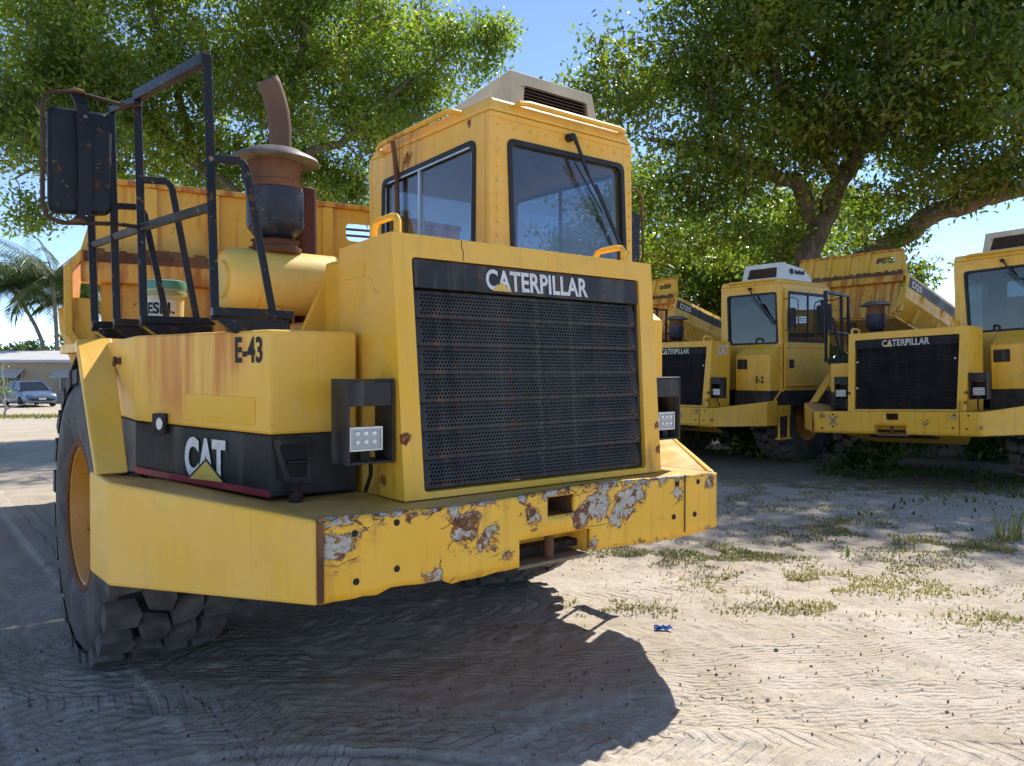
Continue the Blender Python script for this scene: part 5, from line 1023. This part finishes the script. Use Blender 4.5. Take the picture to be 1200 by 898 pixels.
# the heavy spreading tree over the parked trucks
rb0 = gnd(W(7.9, 21.0))
limbs = [([rb0, rb0 + Vector((0.0, 0.1, 2.4)), S(945, 305, 21), S(965, 250, 21), S(990, 205, 20.5)], [0.55, 0.43, 0.34, 0.29, 0.21]),
         ([S(960, 262, 21), S(930, 215, 20.5), S(880, 192, 20), S(820, 175, 19.5), S(760, 165, 19)], [0.26, 0.20, 0.16, 0.12, 0.05]),
         ([S(990, 205, 20.5), S(1008, 150, 20), S(1030, 80, 19), S(1040, 0, 18), S(1046, -70, 17)], [0.26, 0.20, 0.16, 0.12, 0.07]),
         ([S(985, 215, 20.5), S(930, 130, 20), S(890, 60, 19), S(870, -20, 18)], [0.18, 0.13, 0.10, 0.05]),
         ([S(1000, 180, 20.3), S(1070, 120, 19), S(1140, 70, 18), S(1220, 30, 17)], [0.17, 0.13, 0.10, 0.05]),
         ([S(985, 330, 21), S(1035, 287, 20), S(1095, 250, 19), S(1150, 232, 18), S(1230, 215, 17), S(1330, 190, 16)], [0.34, 0.27, 0.24, 0.21, 0.17, 0.10]),
         ([S(1150, 232, 18), S(1190, 160, 17), S(1230, 80, 16)], [0.16, 0.12, 0.06]),
         ([S(1040, 0, 18), S(1100, -60, 17.5), S(1150, -120, 17)], [0.12, 0.09, 0.04])]
ells = [E(725, 130, 19, 1.35, 1.8, 1.3), E(790, 120, 19.5, 2.0, 2.3, 1.9), E(880, 70, 19.5, 2.6, 2.6, 2.0), E(990, 60, 19, 3.0, 3.0, 2.4), E(1100, 70, 18.5, 2.8, 2.8, 2.3), E(1200, 60, 18, 2.6, 2.6, 2.4),
        E(790, 215, 20, 1.7, 1.9, 1.6), E(800, 280, 20.5, 1.3, 1.5, 1.0), E(870, 180, 20.5, 1.8, 2.0, 1.5), E(900, 250, 22, 1.4, 1.6, 0.9), E(1060, 170, 20, 1.8, 2.0, 1.3), E(1160, 165, 18, 1.8, 1.8, 1.0), E(1240, 150, 17, 2, 2, 1.4),
        E(1010, -70, 19, 3.6, 3.2, 1.6), E(1160, -70, 18, 3.0, 3.0, 1.6), E(900, -20, 18, 2.2, 3, 1.4), E(1130, 230, 18.5, 0.9, 1.0, 0.35), E(1098, 275, 18, 0.28, 0.3, 0.75), E(1290, -60, 18, 3.0, 3.0, 1.8), E(760, 300, 21.5, 1.2, 1.2, 0.8), E(850, 290, 22.5, 1.5, 1.5, 0.8), E(920, 300, 23, 1.2, 1.2, 0.7), E(1010, 235, 22.5, 1.2, 1.2, 0.8), E(940, 150, 21, 1.8, 2.0, 1.2), E(1120, 120, 19, 2.0, 2.0, 1.2), E(1085, 330, 21, 0.5, 0.6, 0.7), E(1010, 130, 20, 2.4, 2.4, 1.5), E(690, 95, 19, 0.6, 0.7, 0.6), E(745, 165, 19, 0.8, 0.8, 0.6), E(1060, 262, 19, 0.9, 0.9, 0.45), E(1120, 225, 17.6, 1.1, 1.0, 0.55), E(1190, 205, 16.8, 1.2, 1.0, 0.6), E(1010, 285, 20.5, 0.9, 0.9, 0.5), E(1100, 300, 18.5, 0.4, 0.4, 0.6), E(1090, 190, 18.5, 1.3, 1.2, 0.8), E(935, 245, 19.5, 0.8, 0.8, 0.5), E(985, 290, 20.0, 0.7, 0.7, 0.4), E(1040, 215, 19, 1.0, 1.0, 0.6), E(840, 235, 20, 1.3, 1.5, 1.0), E(890, 300, 21, 1.0, 1.0, 0.6)]
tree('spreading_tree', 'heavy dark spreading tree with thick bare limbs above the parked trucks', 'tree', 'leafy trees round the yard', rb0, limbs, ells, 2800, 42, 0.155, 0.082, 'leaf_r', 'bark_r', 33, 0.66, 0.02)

# two more trees standing farther back, behind the parked trucks
for px, Z, zc, rr, nm, sd in ((800, 30, 5.4, (4.2, 3.5, 4.0), 'dense green tree far back, behind the E-2 truck cab', 61), (950, 32, 5.0, (4.2, 3.2, 3.8), 'dense green tree far back, behind the raised bed of the E-2 truck', 62), (690, 34, 4.6, (4.0, 3.5, 3.8), 'dense green tree far back, behind the nearest truck cab', 63)):
    p = gnd(W((px - 600) / 920 * Z, Z)); c0 = p + Vector((0, 0, zc + 0.6))
    tree('back_tree', nm, 'tree', 'leafy trees round the yard', p, [([p, p + Vector((0.1, 0.1, 2.0)), c0], [0.22, 0.17, 0.08]), ([p + Vector((0.1, 0.1, 2.0)), c0 + RT * 2.0], [0.12, 0.04]), ([p + Vector((0.1, 0.1, 2.0)), c0 - RT * 2.0], [0.12, 0.04])], [(c0, rr), (c0 + RT * 2.0 + Vector((0, 0, -1.2)), (2.2, 2.2, 2.0)), (c0 - RT * 2.2 + Vector((0, 0, -1.2)), (2.2, 2.2, 2.0))], 760, 44, 0.20, 0.105, 'leaf_r', 'bark_r', sd, 0.75, 0.02)

# shrubs closing off the far side
for i, (x, z_, a, h_) in enumerate(((1.5, 30, 2.6, 3.6), (5.6, 31, 2.4, 3.2), (9.6, 32, 2.8, 4.2), (14.2, 31, 2.6, 3.0), (18.8, 29, 2.6, 3.6), (23.0, 26, 2.4, 3.0), (-3.0, 33, 2.6, 3.2), (-8.0, 36, 2.4, 2.8))):
    p = gnd(W(x, z_)); c0 = p + Vector((0, 0, h_ * 0.55))
    lab_ = ['bushy green shrub behind the nearest truck and the far raised bed', 'bushy green shrub between the far raised bed and the E-2 truck', 'tall bushy shrub beyond the E-2 truck cab', 'low bushy shrub beyond the raised bed of the E-2 truck', 'bushy shrub beyond the rightmost truck', 'low shrub at the far right beyond the rightmost truck', 'bushy shrub hidden behind the nearest truck cab', 'low shrub hidden behind the nearest truck bed'][i]
    tree('shrub', lab_, 'shrub', 'shrubs at the back of the yard', p, [([p, p + Vector((0.1, 0, h_ * 0.3)), c0], [0.10, 0.07, 0.03]), ([p, p + Vector((-0.5, 0.3, h_ * 0.5))], [0.07, 0.02])], [(c0, (a, a, h_ * 0.48)), (c0 + Vector((0.6 * a * (-1) ** i, 0.3, -0.25 * h_)), (a * 0.7, a * 0.7, h_ * 0.3))], 130, 36, 0.24, 0.13, 'leaf_s', 'bark_r', 50 + i, 0.6)

for i, (x, z_, a, h_) in enumerate(((2.4, 14.6, 0.9, 0.95), (4.3, 14.2, 0.8, 0.8), (5.6, 12.3, 0.55, 0.6), (7.4, 13.6, 0.9, 0.9), (9.0, 13.0, 0.8, 0.8), (6.2, 15.6, 1.0, 1.0))):
    p = gnd(W(x, z_)); c0 = p + Vector((0, 0, h_ * 0.5))
    lab_ = ['rank bush in the gloom behind the bumper of the E-2 truck', 'rank bush in the gloom under the cab of the E-2 truck', 'small bush between the E-2 truck and the rightmost truck', 'rank bush in the gloom under the rightmost truck', 'rank bush at far right under the rightmost truck cab', 'rank bush under the raised bed of the E-2 truck'][i]
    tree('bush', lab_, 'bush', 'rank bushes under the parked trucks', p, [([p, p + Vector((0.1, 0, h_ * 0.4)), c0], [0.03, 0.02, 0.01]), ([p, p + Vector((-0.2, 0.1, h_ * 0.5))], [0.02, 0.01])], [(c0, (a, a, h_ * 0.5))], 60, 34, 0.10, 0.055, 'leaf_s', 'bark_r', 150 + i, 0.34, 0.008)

# ------------------------------------------------------------------ palms
M['frond'] = leafmat('palm_leaf', (0.055, 0.095, 0.030), (0.13, 0.17, 0.06), 0.35, 0.35, (0.30, 0.22, 0.08))
M['palm_bark'] = bark('palm_bark', (0.16, 0.13, 0.10), (0.30, 0.25, 0.19), 9.0)
def palm(label, base, top, bend, n_fr, size, seed):
    r = np.random.default_rng(seed); root = empty('palm_tree', base); tag(root, label, 'palm tree', 'palms by the road'); B = Vector(base); T = Vector(top) - B
    pts = [Vector((0, 0, 0)).lerp(T, t) + Vector(bend) * math.sin(math.pi * t) for t in np.linspace(0, 1, 9)]
    MB().tube(pts, [0.26, 0.20, 0.17, 0.16, 0.15, 0.145, 0.14, 0.14, 0.15], 10).build('trunk', 'palm_bark', root, smooth=True)
    for k in range(n_fr):
        az = 2 * math.pi * k / n_fr + r.uniform(-0.2, 0.2); el = r.uniform(-0.25, 1.15); L = size * r.uniform(0.8, 1.1); m_ = MB(); h = Vector((math.cos(az), math.sin(az), 0)); p = T.copy(); e = el; path = [p.copy()]
        for s in range(14): p = p + (h * math.cos(e) + Vector((0, 0, math.sin(e)))) * (L / 14); e -= 0.075 + 0.05 * (s / 14) + 0.02 * (el < 0.2); path.append(p.copy())
        m_.tube(path, [0.035 * (1 - i / 15) + 0.006 for i in range(15)], 4); side = h.cross(Vector((0, 0, 1)))
        for i in range(2, 15):
            for sgn in (-1, 1):
                for j in (0, 0.25, 0.5, 0.75):
                    q = path[i - 1].lerp(path[i], j); ll = size * 0.30 * math.sin(math.pi * min(0.98, 0.12 + i / 16)) * r.uniform(0.8, 1.1); dr = (side * sgn * 0.75 + h * 0.35 + Vector((0, 0, -0.55 - 0.3 * r.random()))).normalized(); wv = h * 0.045
                    m_.add([q - wv * 0.5, q + dr * ll * 0.5 - wv - Vector((0, 0, -0.02)), q + dr * ll, q + dr * ll * 0.5 + wv], [(0, 1, 2), (0, 2, 3)])
        m_.build('frond', 'frond', root, weld=False)
palm('slim leaning palm behind the low house at the far left edge', gnd(W(-37.2, 63)), S(10, 332, 63), (0.9, -0.3, 0), 24, 4.6, 5)
palm('bushy palm just left of the near truck bed, behind the low house', gnd(W(-36.0, 62)), S(62, 325, 62), (0.2, 0.2, 0), 34, 6.4, 6)
palm('smaller palm half hidden behind the near truck bed', gnd(W(-33.5, 66)), S(92, 350, 66), (0.2, -0.2, 0), 24, 5.2, 8)
for i, (px, Z, h_, a_) in enumerate(((-20, 72, 4.6, 4.5), (40, 76, 4.2, 4.8), (105, 72, 5.0, 4.5))):
    p = gnd(W((px - 600) / 920 * Z, Z)); c0 = p + Vector((0, 0, h_ * 0.62)); nm = ['round green tree behind the low house, at the picture edge', 'round green tree behind the low house, below the palms', 'round green tree behind the low house and the near truck bed'][i]
    tree('far_tree', nm, 'tree', 'trees behind the low house', p, [([p, p + Vector((0, 0, 1.5)), c0], [0.2, 0.15, 0.06])], [(c0, (a_, 3.0, h_ * 0.45))], 150, 40, 0.42, 0.24, 'leaf_s', 'bark_r', 170 + i, 0.9, 0.03)

# ------------------------------------------------------------------ house across the road
hz = float(terrain(*W(-30, 52)[:2])); ang = math.atan2(RT.y, RT.x)
hs = empty('house', W(-30, 52, hz), ang); tag(hs, 'long low beige house with flat white roof across the road at far left', 'house')
wallm = plain('house_render', (0.36, 0.31, 0.23), 0.85, 0, 0.08, 1.5); whitem = plain('house_white', (0.55, 0.53, 0.50), 0.6, 0, 0.06, 1.0); glz = plain('house_window', (0.03, 0.035, 0.04), 0.15)
MB().box(-16, 13, 0, 8, 0, 2.62).build('wall', wallm, hs)
rfo = MB().prism([(-16.6, -0.7, 2.62), (13.6, -0.7, 2.62), (13.6, 8.6, 2.62), (-16.6, 8.6, 2.62)], [(-16.5, -0.6, 2.80), (13.5, -0.6, 2.80), (13.5, 4.0, 3.5), (-16.5, 4.0, 3.5)]).build('roof', whitem, hs, bevel=0.03)
for wx in (-12.0, -7.6, -3.4, 1.05, 6.0):
    wo = MB().box(wx - 0.9, wx + 0.9, -0.04, 0.02, 0.75, 2.1).build('window', glz, hs)
    MB().box(wx - 0.97, wx - 0.9, -0.07, 0.0, 0.7, 2.15).box(wx + 0.9, wx + 0.97, -0.07, 0.0, 0.7, 2.15).box(wx - 0.9, wx + 0.9, -0.07, 0.0, 2.1, 2.16).box(wx - 0.03, wx + 0.03, -0.06, -0.041, 0.75, 2.1).build('window_frame', whitem, wo)
    aw = MB()
    for k in range(12):
        xa_ = wx - 1.15 + k * 0.192; aw.slab([(xa_, -0.04, 2.20), (xa_ + 0.18, -0.04, 2.20), (xa_ + 0.18, -0.95, 1.62), (xa_, -0.95, 1.62)], (0, 0, 0.02))
    aw.build('awning', whitem, wo)

# ------------------------------------------------------------------ parked car
cz_ = float(terrain(*W(-28.3, 46)[:2])); car = empty('car', W(-28.3, 46, cz_), ang + R(48)); tag(car, 'blue grey sedan parked in front of the low house at far left', 'car')
paint = plain('car_paint', (0.15, 0.20, 0.29), 0.25, 0.3, 0.02, 2.0, 0.0); cgl = plain('car_glass', (0.02, 0.025, 0.03), 0.05)
# body outline along its length (front at +y... nose towards -y), drawn as cross sections
secs = [(-2.25, 0.30, 0.62, 0.62), (-2.15, 0.22, 0.72, 0.80), (-1.6, 0.20, 0.84, 0.88), (-0.95, 0.20, 0.93, 0.90), (0.0, 0.20, 0.95, 0.91), (1.2, 0.20, 0.98, 0.90), (1.9, 0.22, 1.00, 0.86), (2.2, 0.32, 0.92, 0.76)]
bd_ = MB(); rings = []
for y, z0_, z1_, hw in secs: rings.append([(-hw * 0.92, y, z0_), (-hw, y, z0_ + 0.18), (-hw, y, z1_ - 0.22), (-hw * 0.9, y, z1_ - 0.04), (-hw * 0.5, y, z1_), (hw * 0.5, y, z1_), (hw * 0.9, y, z1_ - 0.04), (hw, y, z1_ - 0.22), (hw, y, z0_ + 0.18), (hw * 0.92, y, z0_)])
n = 10; bd_.add([p for q in rings for p in q], [(a * n + i, a * n + (i + 1) % n, (a + 1) * n + (i + 1) % n, (a + 1) * n + i) for a in range(len(rings) - 1) for i in range(n)] + [tuple(range(n)), tuple((len(rings) - 1) * n + i for i in range(n))])
bo = bd_.build('body', paint, car, smooth=True)
MB().prism([(-0.80, -1.05, 0.93), (0.80, -1.05, 0.93), (0.80, 1.75, 0.97), (-0.80, 1.75, 0.97)], [(-0.60, -0.25, 1.43), (0.60, -0.25, 1.43), (0.60, 0.95, 1.43), (-0.60, 0.95, 1.43)]).build('cabin', cgl, car, bevel=0.03)
MB().prism([(-0.62, -0.22, 1.425), (0.62, -0.22, 1.425), (0.62, 0.98, 1.425), (-0.62, 0.98, 1.425)], [(-0.52, -0.05, 1.465), (0.52, -0.05, 1.465), (0.52, 0.8, 1.465), (-0.52, 0.8, 1.465)]).build('roof', paint, car, bevel=0.02)
for s in (-1, 1):
    pl_ = MB(); pl_.bar((0.79 * s, -1.02, 0.95), (0.60 * s, -0.25, 1.43), 0.05, 0.05); pl_.bar((0.80 * s, 0.35, 0.95), (0.60 * s, 0.40, 1.43), 0.05, 0.05); pl_.bar((0.79 * s, 1.7, 0.98), (0.60 * s, 0.95, 1.43), 0.07, 0.07); pl_.build('pillar', paint, car)
    MB().prism([(0.45 * s, -2.225, 0.58), (0.74 * s, -2.12, 0.60), (0.80 * s, -1.75, 0.74), (0.50 * s, -2.08, 0.73)], [(0.45 * s, -2.26, 0.58), (0.76 * s, -2.16, 0.60), (0.84 * s, -1.75, 0.755), (0.50 * s, -2.10, 0.745)]).build('headlight', 'lens', car)
    MB().box(0.9 * s - 0.06, 0.9 * s + 0.06, -0.85, -0.72, 0.93, 1.05).build('mirror', paint, car, bevel=0.03)
    for y in (-1.38, 1.38):
        wo = MB().lathe([(0.20, -0.10), (0.31, -0.10), (0.325, -0.07), (0.325, 0.07), (0.31, 0.10), (0.20, 0.10)], (0.80 * s, y, 0.325), 'x', 24).build('wheel', 'groove', car, smooth=True); MB().lathe([(0.0, 0.09 * s), (0.06, 0.10 * s), (0.20, 0.085 * s)], (0.80 * s, y, 0.325), 'x', 20).build('rim', 'alu', wo, smooth=True)
MB().box(-0.55, 0.55, -2.27, -2.20, 0.36, 0.50).build('grille', 'ink', car); MB().box(-0.18, 0.18, -2.285, -2.265, 0.42, 0.53).build('number_plate', 'white', car)

# thin sapling by the verge and a pole
sb_ = gnd(W(-20.25, 31.5)); c0 = sb_ + Vector((0, 0, 1.5))
tree('sapling', 'thin pale stemmed sapling on the grass verge in front of the parked car', 'sapling', None, sb_, [([sb_, sb_ + RT * -0.1 + Vector((0, 0, 0.9)), sb_ + RT * -0.15 + Vector((0, 0, 2.3))], [0.05, 0.04, 0.015]), ([sb_ + Vector((0, 0, 0.4)), sb_ + RT * -0.7 + Vector((0, 0, 1.3))], [0.03, 0.012])],
     [(c0 + RT * -0.3, (0.8, 0.8, 0.7)), (c0 + RT * 0.5 + Vector((0, 0, -0.9)), (0.5, 0.4, 0.35))], 16, 12, 0.11, 0.05, 'leaf_l', bark('sapling_bark', (0.35, 0.32, 0.27), (0.5, 0.47, 0.4)), 77, 0.3, 0.01)

# ------------------------------------------------------------------ grass, fallen leaves, stones, litter
def blades(name, pts, lo, hi, wd, mat, seed, lean=0.5, label=None):
    r = np.random.default_rng(seed); n = len(pts); az = r.uniform(0, 2 * np.pi, n); L = r.uniform(lo, hi, n); d = np.stack([np.cos(az), np.sin(az), np.zeros(n)], 1); s = np.stack([-np.sin(az), np.cos(az), np.zeros(n)], 1) * (wd * r.uniform(0.6, 1.3, n))[:, None]
    le = (lean * r.random(n) * L)[:, None]; up = np.array([0, 0, 1.0]); P = np.asarray(pts)
    m1 = P + up * (L * 0.55)[:, None] + d * le * 0.35; tp = P + up * (L * 0.9)[:, None] + d * le
    v_ = np.stack([P - s, P + s, m1 + s * 0.7, m1 - s * 0.7, tp], 1).reshape(-1, 3); i = np.arange(n) * 5
    f = np.concatenate([np.stack([i, i + 1, i + 2], 1), np.stack([i, i + 2, i + 3], 1), np.stack([i + 3, i + 2, i + 4], 1)])
    me = raw_mesh(name, v_, f); me.materials.append(mat); o = link(name, me); tag(o, label, None, None, 'stuff'); return o
M['grass'] = leafmat('weed_green', (0.17, 0.17, 0.045), (0.33, 0.29, 0.10), 0.35, 0.6, (0.38, 0.29, 0.14)); M['dry'] = leafmat('dry_weed', (0.26, 0.20, 0.09), (0.42, 0.34, 0.17), 0.25, 0.7)
def patch(px, py, a, b, n, seed):
    """points of a weed patch on the ground around the place seen at px, py"""
    Z = 1.5 * 920 / (py - 435); c_ = W((px - 600) / 920 * Z, Z); r = np.random.default_rng(seed); q = r.normal(size=(n, 2)); out = []
    for u, v_ in q:
        p = c_ + RT * (u * a) + FW * (v_ * b); k = vnoise(np.array([p.x]), np.array([p.y]), 0.22, 61)[0]
        if k < -0.08: continue
        out.append((p.x, p.y, gz(p.x, p.y)))
    return out
G = []; D = []
for i, (px, py, a, b, n) in enumerate(((755, 645, 0.30, 0.16, 900), (870, 650, 0.35, 0.15, 1300), (925, 680, 0.30, 0.13, 1000), (1000, 625, 0.45, 0.25, 1300), (960, 605, 0.5, 0.3, 900), (1060, 665, 0.2, 0.15, 260), (1150, 645, 0.45, 0.22, 1500), (1085, 690, 0.25, 0.14, 350), (905, 572, 1.0, 0.35, 1000), (1000, 575, 1.0, 0.5, 1200), (840, 585, 0.6, 0.25, 500), (1130, 580, 0.8, 0.4, 900), (740, 712, 0.2, 0.08, 160), (1185, 725, 0.2, 0.1, 220), (945, 712, 0.25, 0.07, 250))):
    q = patch(px, py, a * 1.15, b * 1.2, int(n * 2.4), 100 + i); k = int(len(q) * 0.62); G += q[:k]; D += q[k:]
blades('weeds', G, 0.010, 0.034, 0.0055, M['grass'], 201, 2.4, 'low green weeds dotted over the bare sand')
D = np.array(D) + np.array([0, 0, 0.006]); me = leaf_mesh('dry_weeds', D, np.tile([0, 0, 1.6], (len(D), 1)), 0.030, 0.012, 202, -0.15); me.materials.append(M['dry']); dw = link('dry_weeds', me); tag(dw, 'dry straw coloured weeds lying flat over the sand', None, None, 'stuff')
tp_ = patch(1197, 635, 0.10, 0.10, 80, 300); tg = blades('grass_tuft', tp_, 0.15, 0.42, 0.008, M['grass'], 203, 0.7, 'tuft of taller bright grass at the right edge of the yard')
# rank growth in the shade under the parked trucks
r = np.random.default_rng(19); up_ = []
for _ in range(9000):
    p = W(r.uniform(2.5, 11), r.normal(11.6, 1.5))
    if vnoise(np.array([p.x]), np.array([p.y]), 1.1, 77)[0] > -0.02: up_.append((p.x, p.y, gz(p.x, p.y) - 0.01))
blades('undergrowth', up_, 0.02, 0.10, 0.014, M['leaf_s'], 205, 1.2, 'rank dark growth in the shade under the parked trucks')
# verge of grass beside the road
r = np.random.default_rng(9); vp = []
for _ in range(5200):
    p = W(r.uniform(-34, -8), r.normal(31.8, 0.9)); vp.append((p.x, p.y, float(terrain(p.x, p.y)) - 0.02))
blades('grass_verge', vp, 0.05, 0.16, 0.03, M['grass'], 204, 0.9, 'strip of grass along the road at far left')
# leaves and crumbs lying on the sand
r = np.random.default_rng(15); Cn = []
for _ in range(7000):
    X_ = r.uniform(-3.5, 8); Z_ = 3.0 + 11 * r.random() ** 1.4; p = W(X_, Z_)
    if r.random() < 0.35 + 0.65 * (vnoise(np.array([p.x]), np.array([p.y]), 0.6, 71)[0] > 0.05): Cn.append((p.x, p.y, gz(p.x, p.y) + 0.004))
Cn = np.array(Cn); me = leaf_mesh('fallen_leaves', Cn, np.tile([0, 0, 3.0], (len(Cn), 1)), 0.022, 0.011, 16, 0.0); me.materials.append(leafmat('fallen_leaf', (0.10, 0.065, 0.03), (0.26, 0.17, 0.08), 0.1, 0.8)); fl = link('fallen_leaves', me); tag(fl, 'small dead leaves and crumbs scattered over the sand', None, None, 'stuff')
stn = MB(); r2 = random.Random(4)
for _ in range(420):
    X_ = r2.uniform(-2.5, 6); Z_ = 3.1 + 6 * r2.random() ** 1.3; p = W(X_, Z_); s_ = r2.uniform(0.004, 0.013) * (2.0 if r2.random() < 0.05 else 1); z = gz(p.x, p.y) + s_ * 0.2
    q = [Vector((r2.gauss(0, 1), r2.gauss(0, 1), r2.gauss(0, 0.7))).normalized() * s_ * r2.uniform(0.8, 1.2) for _ in range(4)]
    a, b, c_, d_ = [Vector((s_ * r2.uniform(0.7, 1.3) * x, s_ * r2.uniform(0.7, 1.3) * y, 0)) for x, y in ((1, 0), (0, 1), (-1, 0), (0, -1))]; t = Vector((s_ * r2.uniform(-0.3, 0.3), s_ * r2.uniform(-0.3, 0.3), s_ * 0.8)); bt = Vector((0, 0, -s_ * 0.6)); o_ = Vector((p.x, p.y, z))
    stn.add([o_ + k for k in (a, b, c_, d_, t, bt)], [(0, 1, 4), (1, 2, 4), (2, 3, 4), (3, 0, 4), (1, 0, 5), (2, 1, 5), (3, 2, 5), (0, 3, 5)])
so = stn.build('stones', plain('stone', (0.17, 0.14, 0.11), 0.9, 0, 0.5, 20), None, weld=False); tag(so, 'small stones and clods scattered over the sand', None, None, 'stuff')
# crumpled blue wrapper
p = W((778 - 600) / 920 * 4.55, 4.55); z = gz(p.x, p.y); lt = bmesh.new(); bmesh.ops.create_grid(lt, x_segments=9, y_segments=7, size=0.05); r2 = random.Random(2)
for v_ in lt.verts: v_.co.y *= 0.55; v_.co.z = 0.018 * abs(math.sin(v_.co.x * 70 + v_.co.y * 40)) + r2.uniform(0, 0.014); v_.co.x += r2.uniform(-0.004, 0.004)
me = bpy.data.meshes.new('wrapper'); lt.to_mesh(me); lt.free(); me.materials.append(plain('blue_plastic', (0.03, 0.12, 0.42), 0.25, 0, 0.5, 30)); wr = link('wrapper', me); wr.location = (p.x, p.y, z + 0.002); wr.rotation_euler = (0, 0, -0.55); tag(wr, 'crumpled blue plastic wrapper lying on the sunlit sand', 'litter')
sm_ = wr.modifiers.new('thickness', 'SOLIDIFY'); sm_.thickness = 0.001
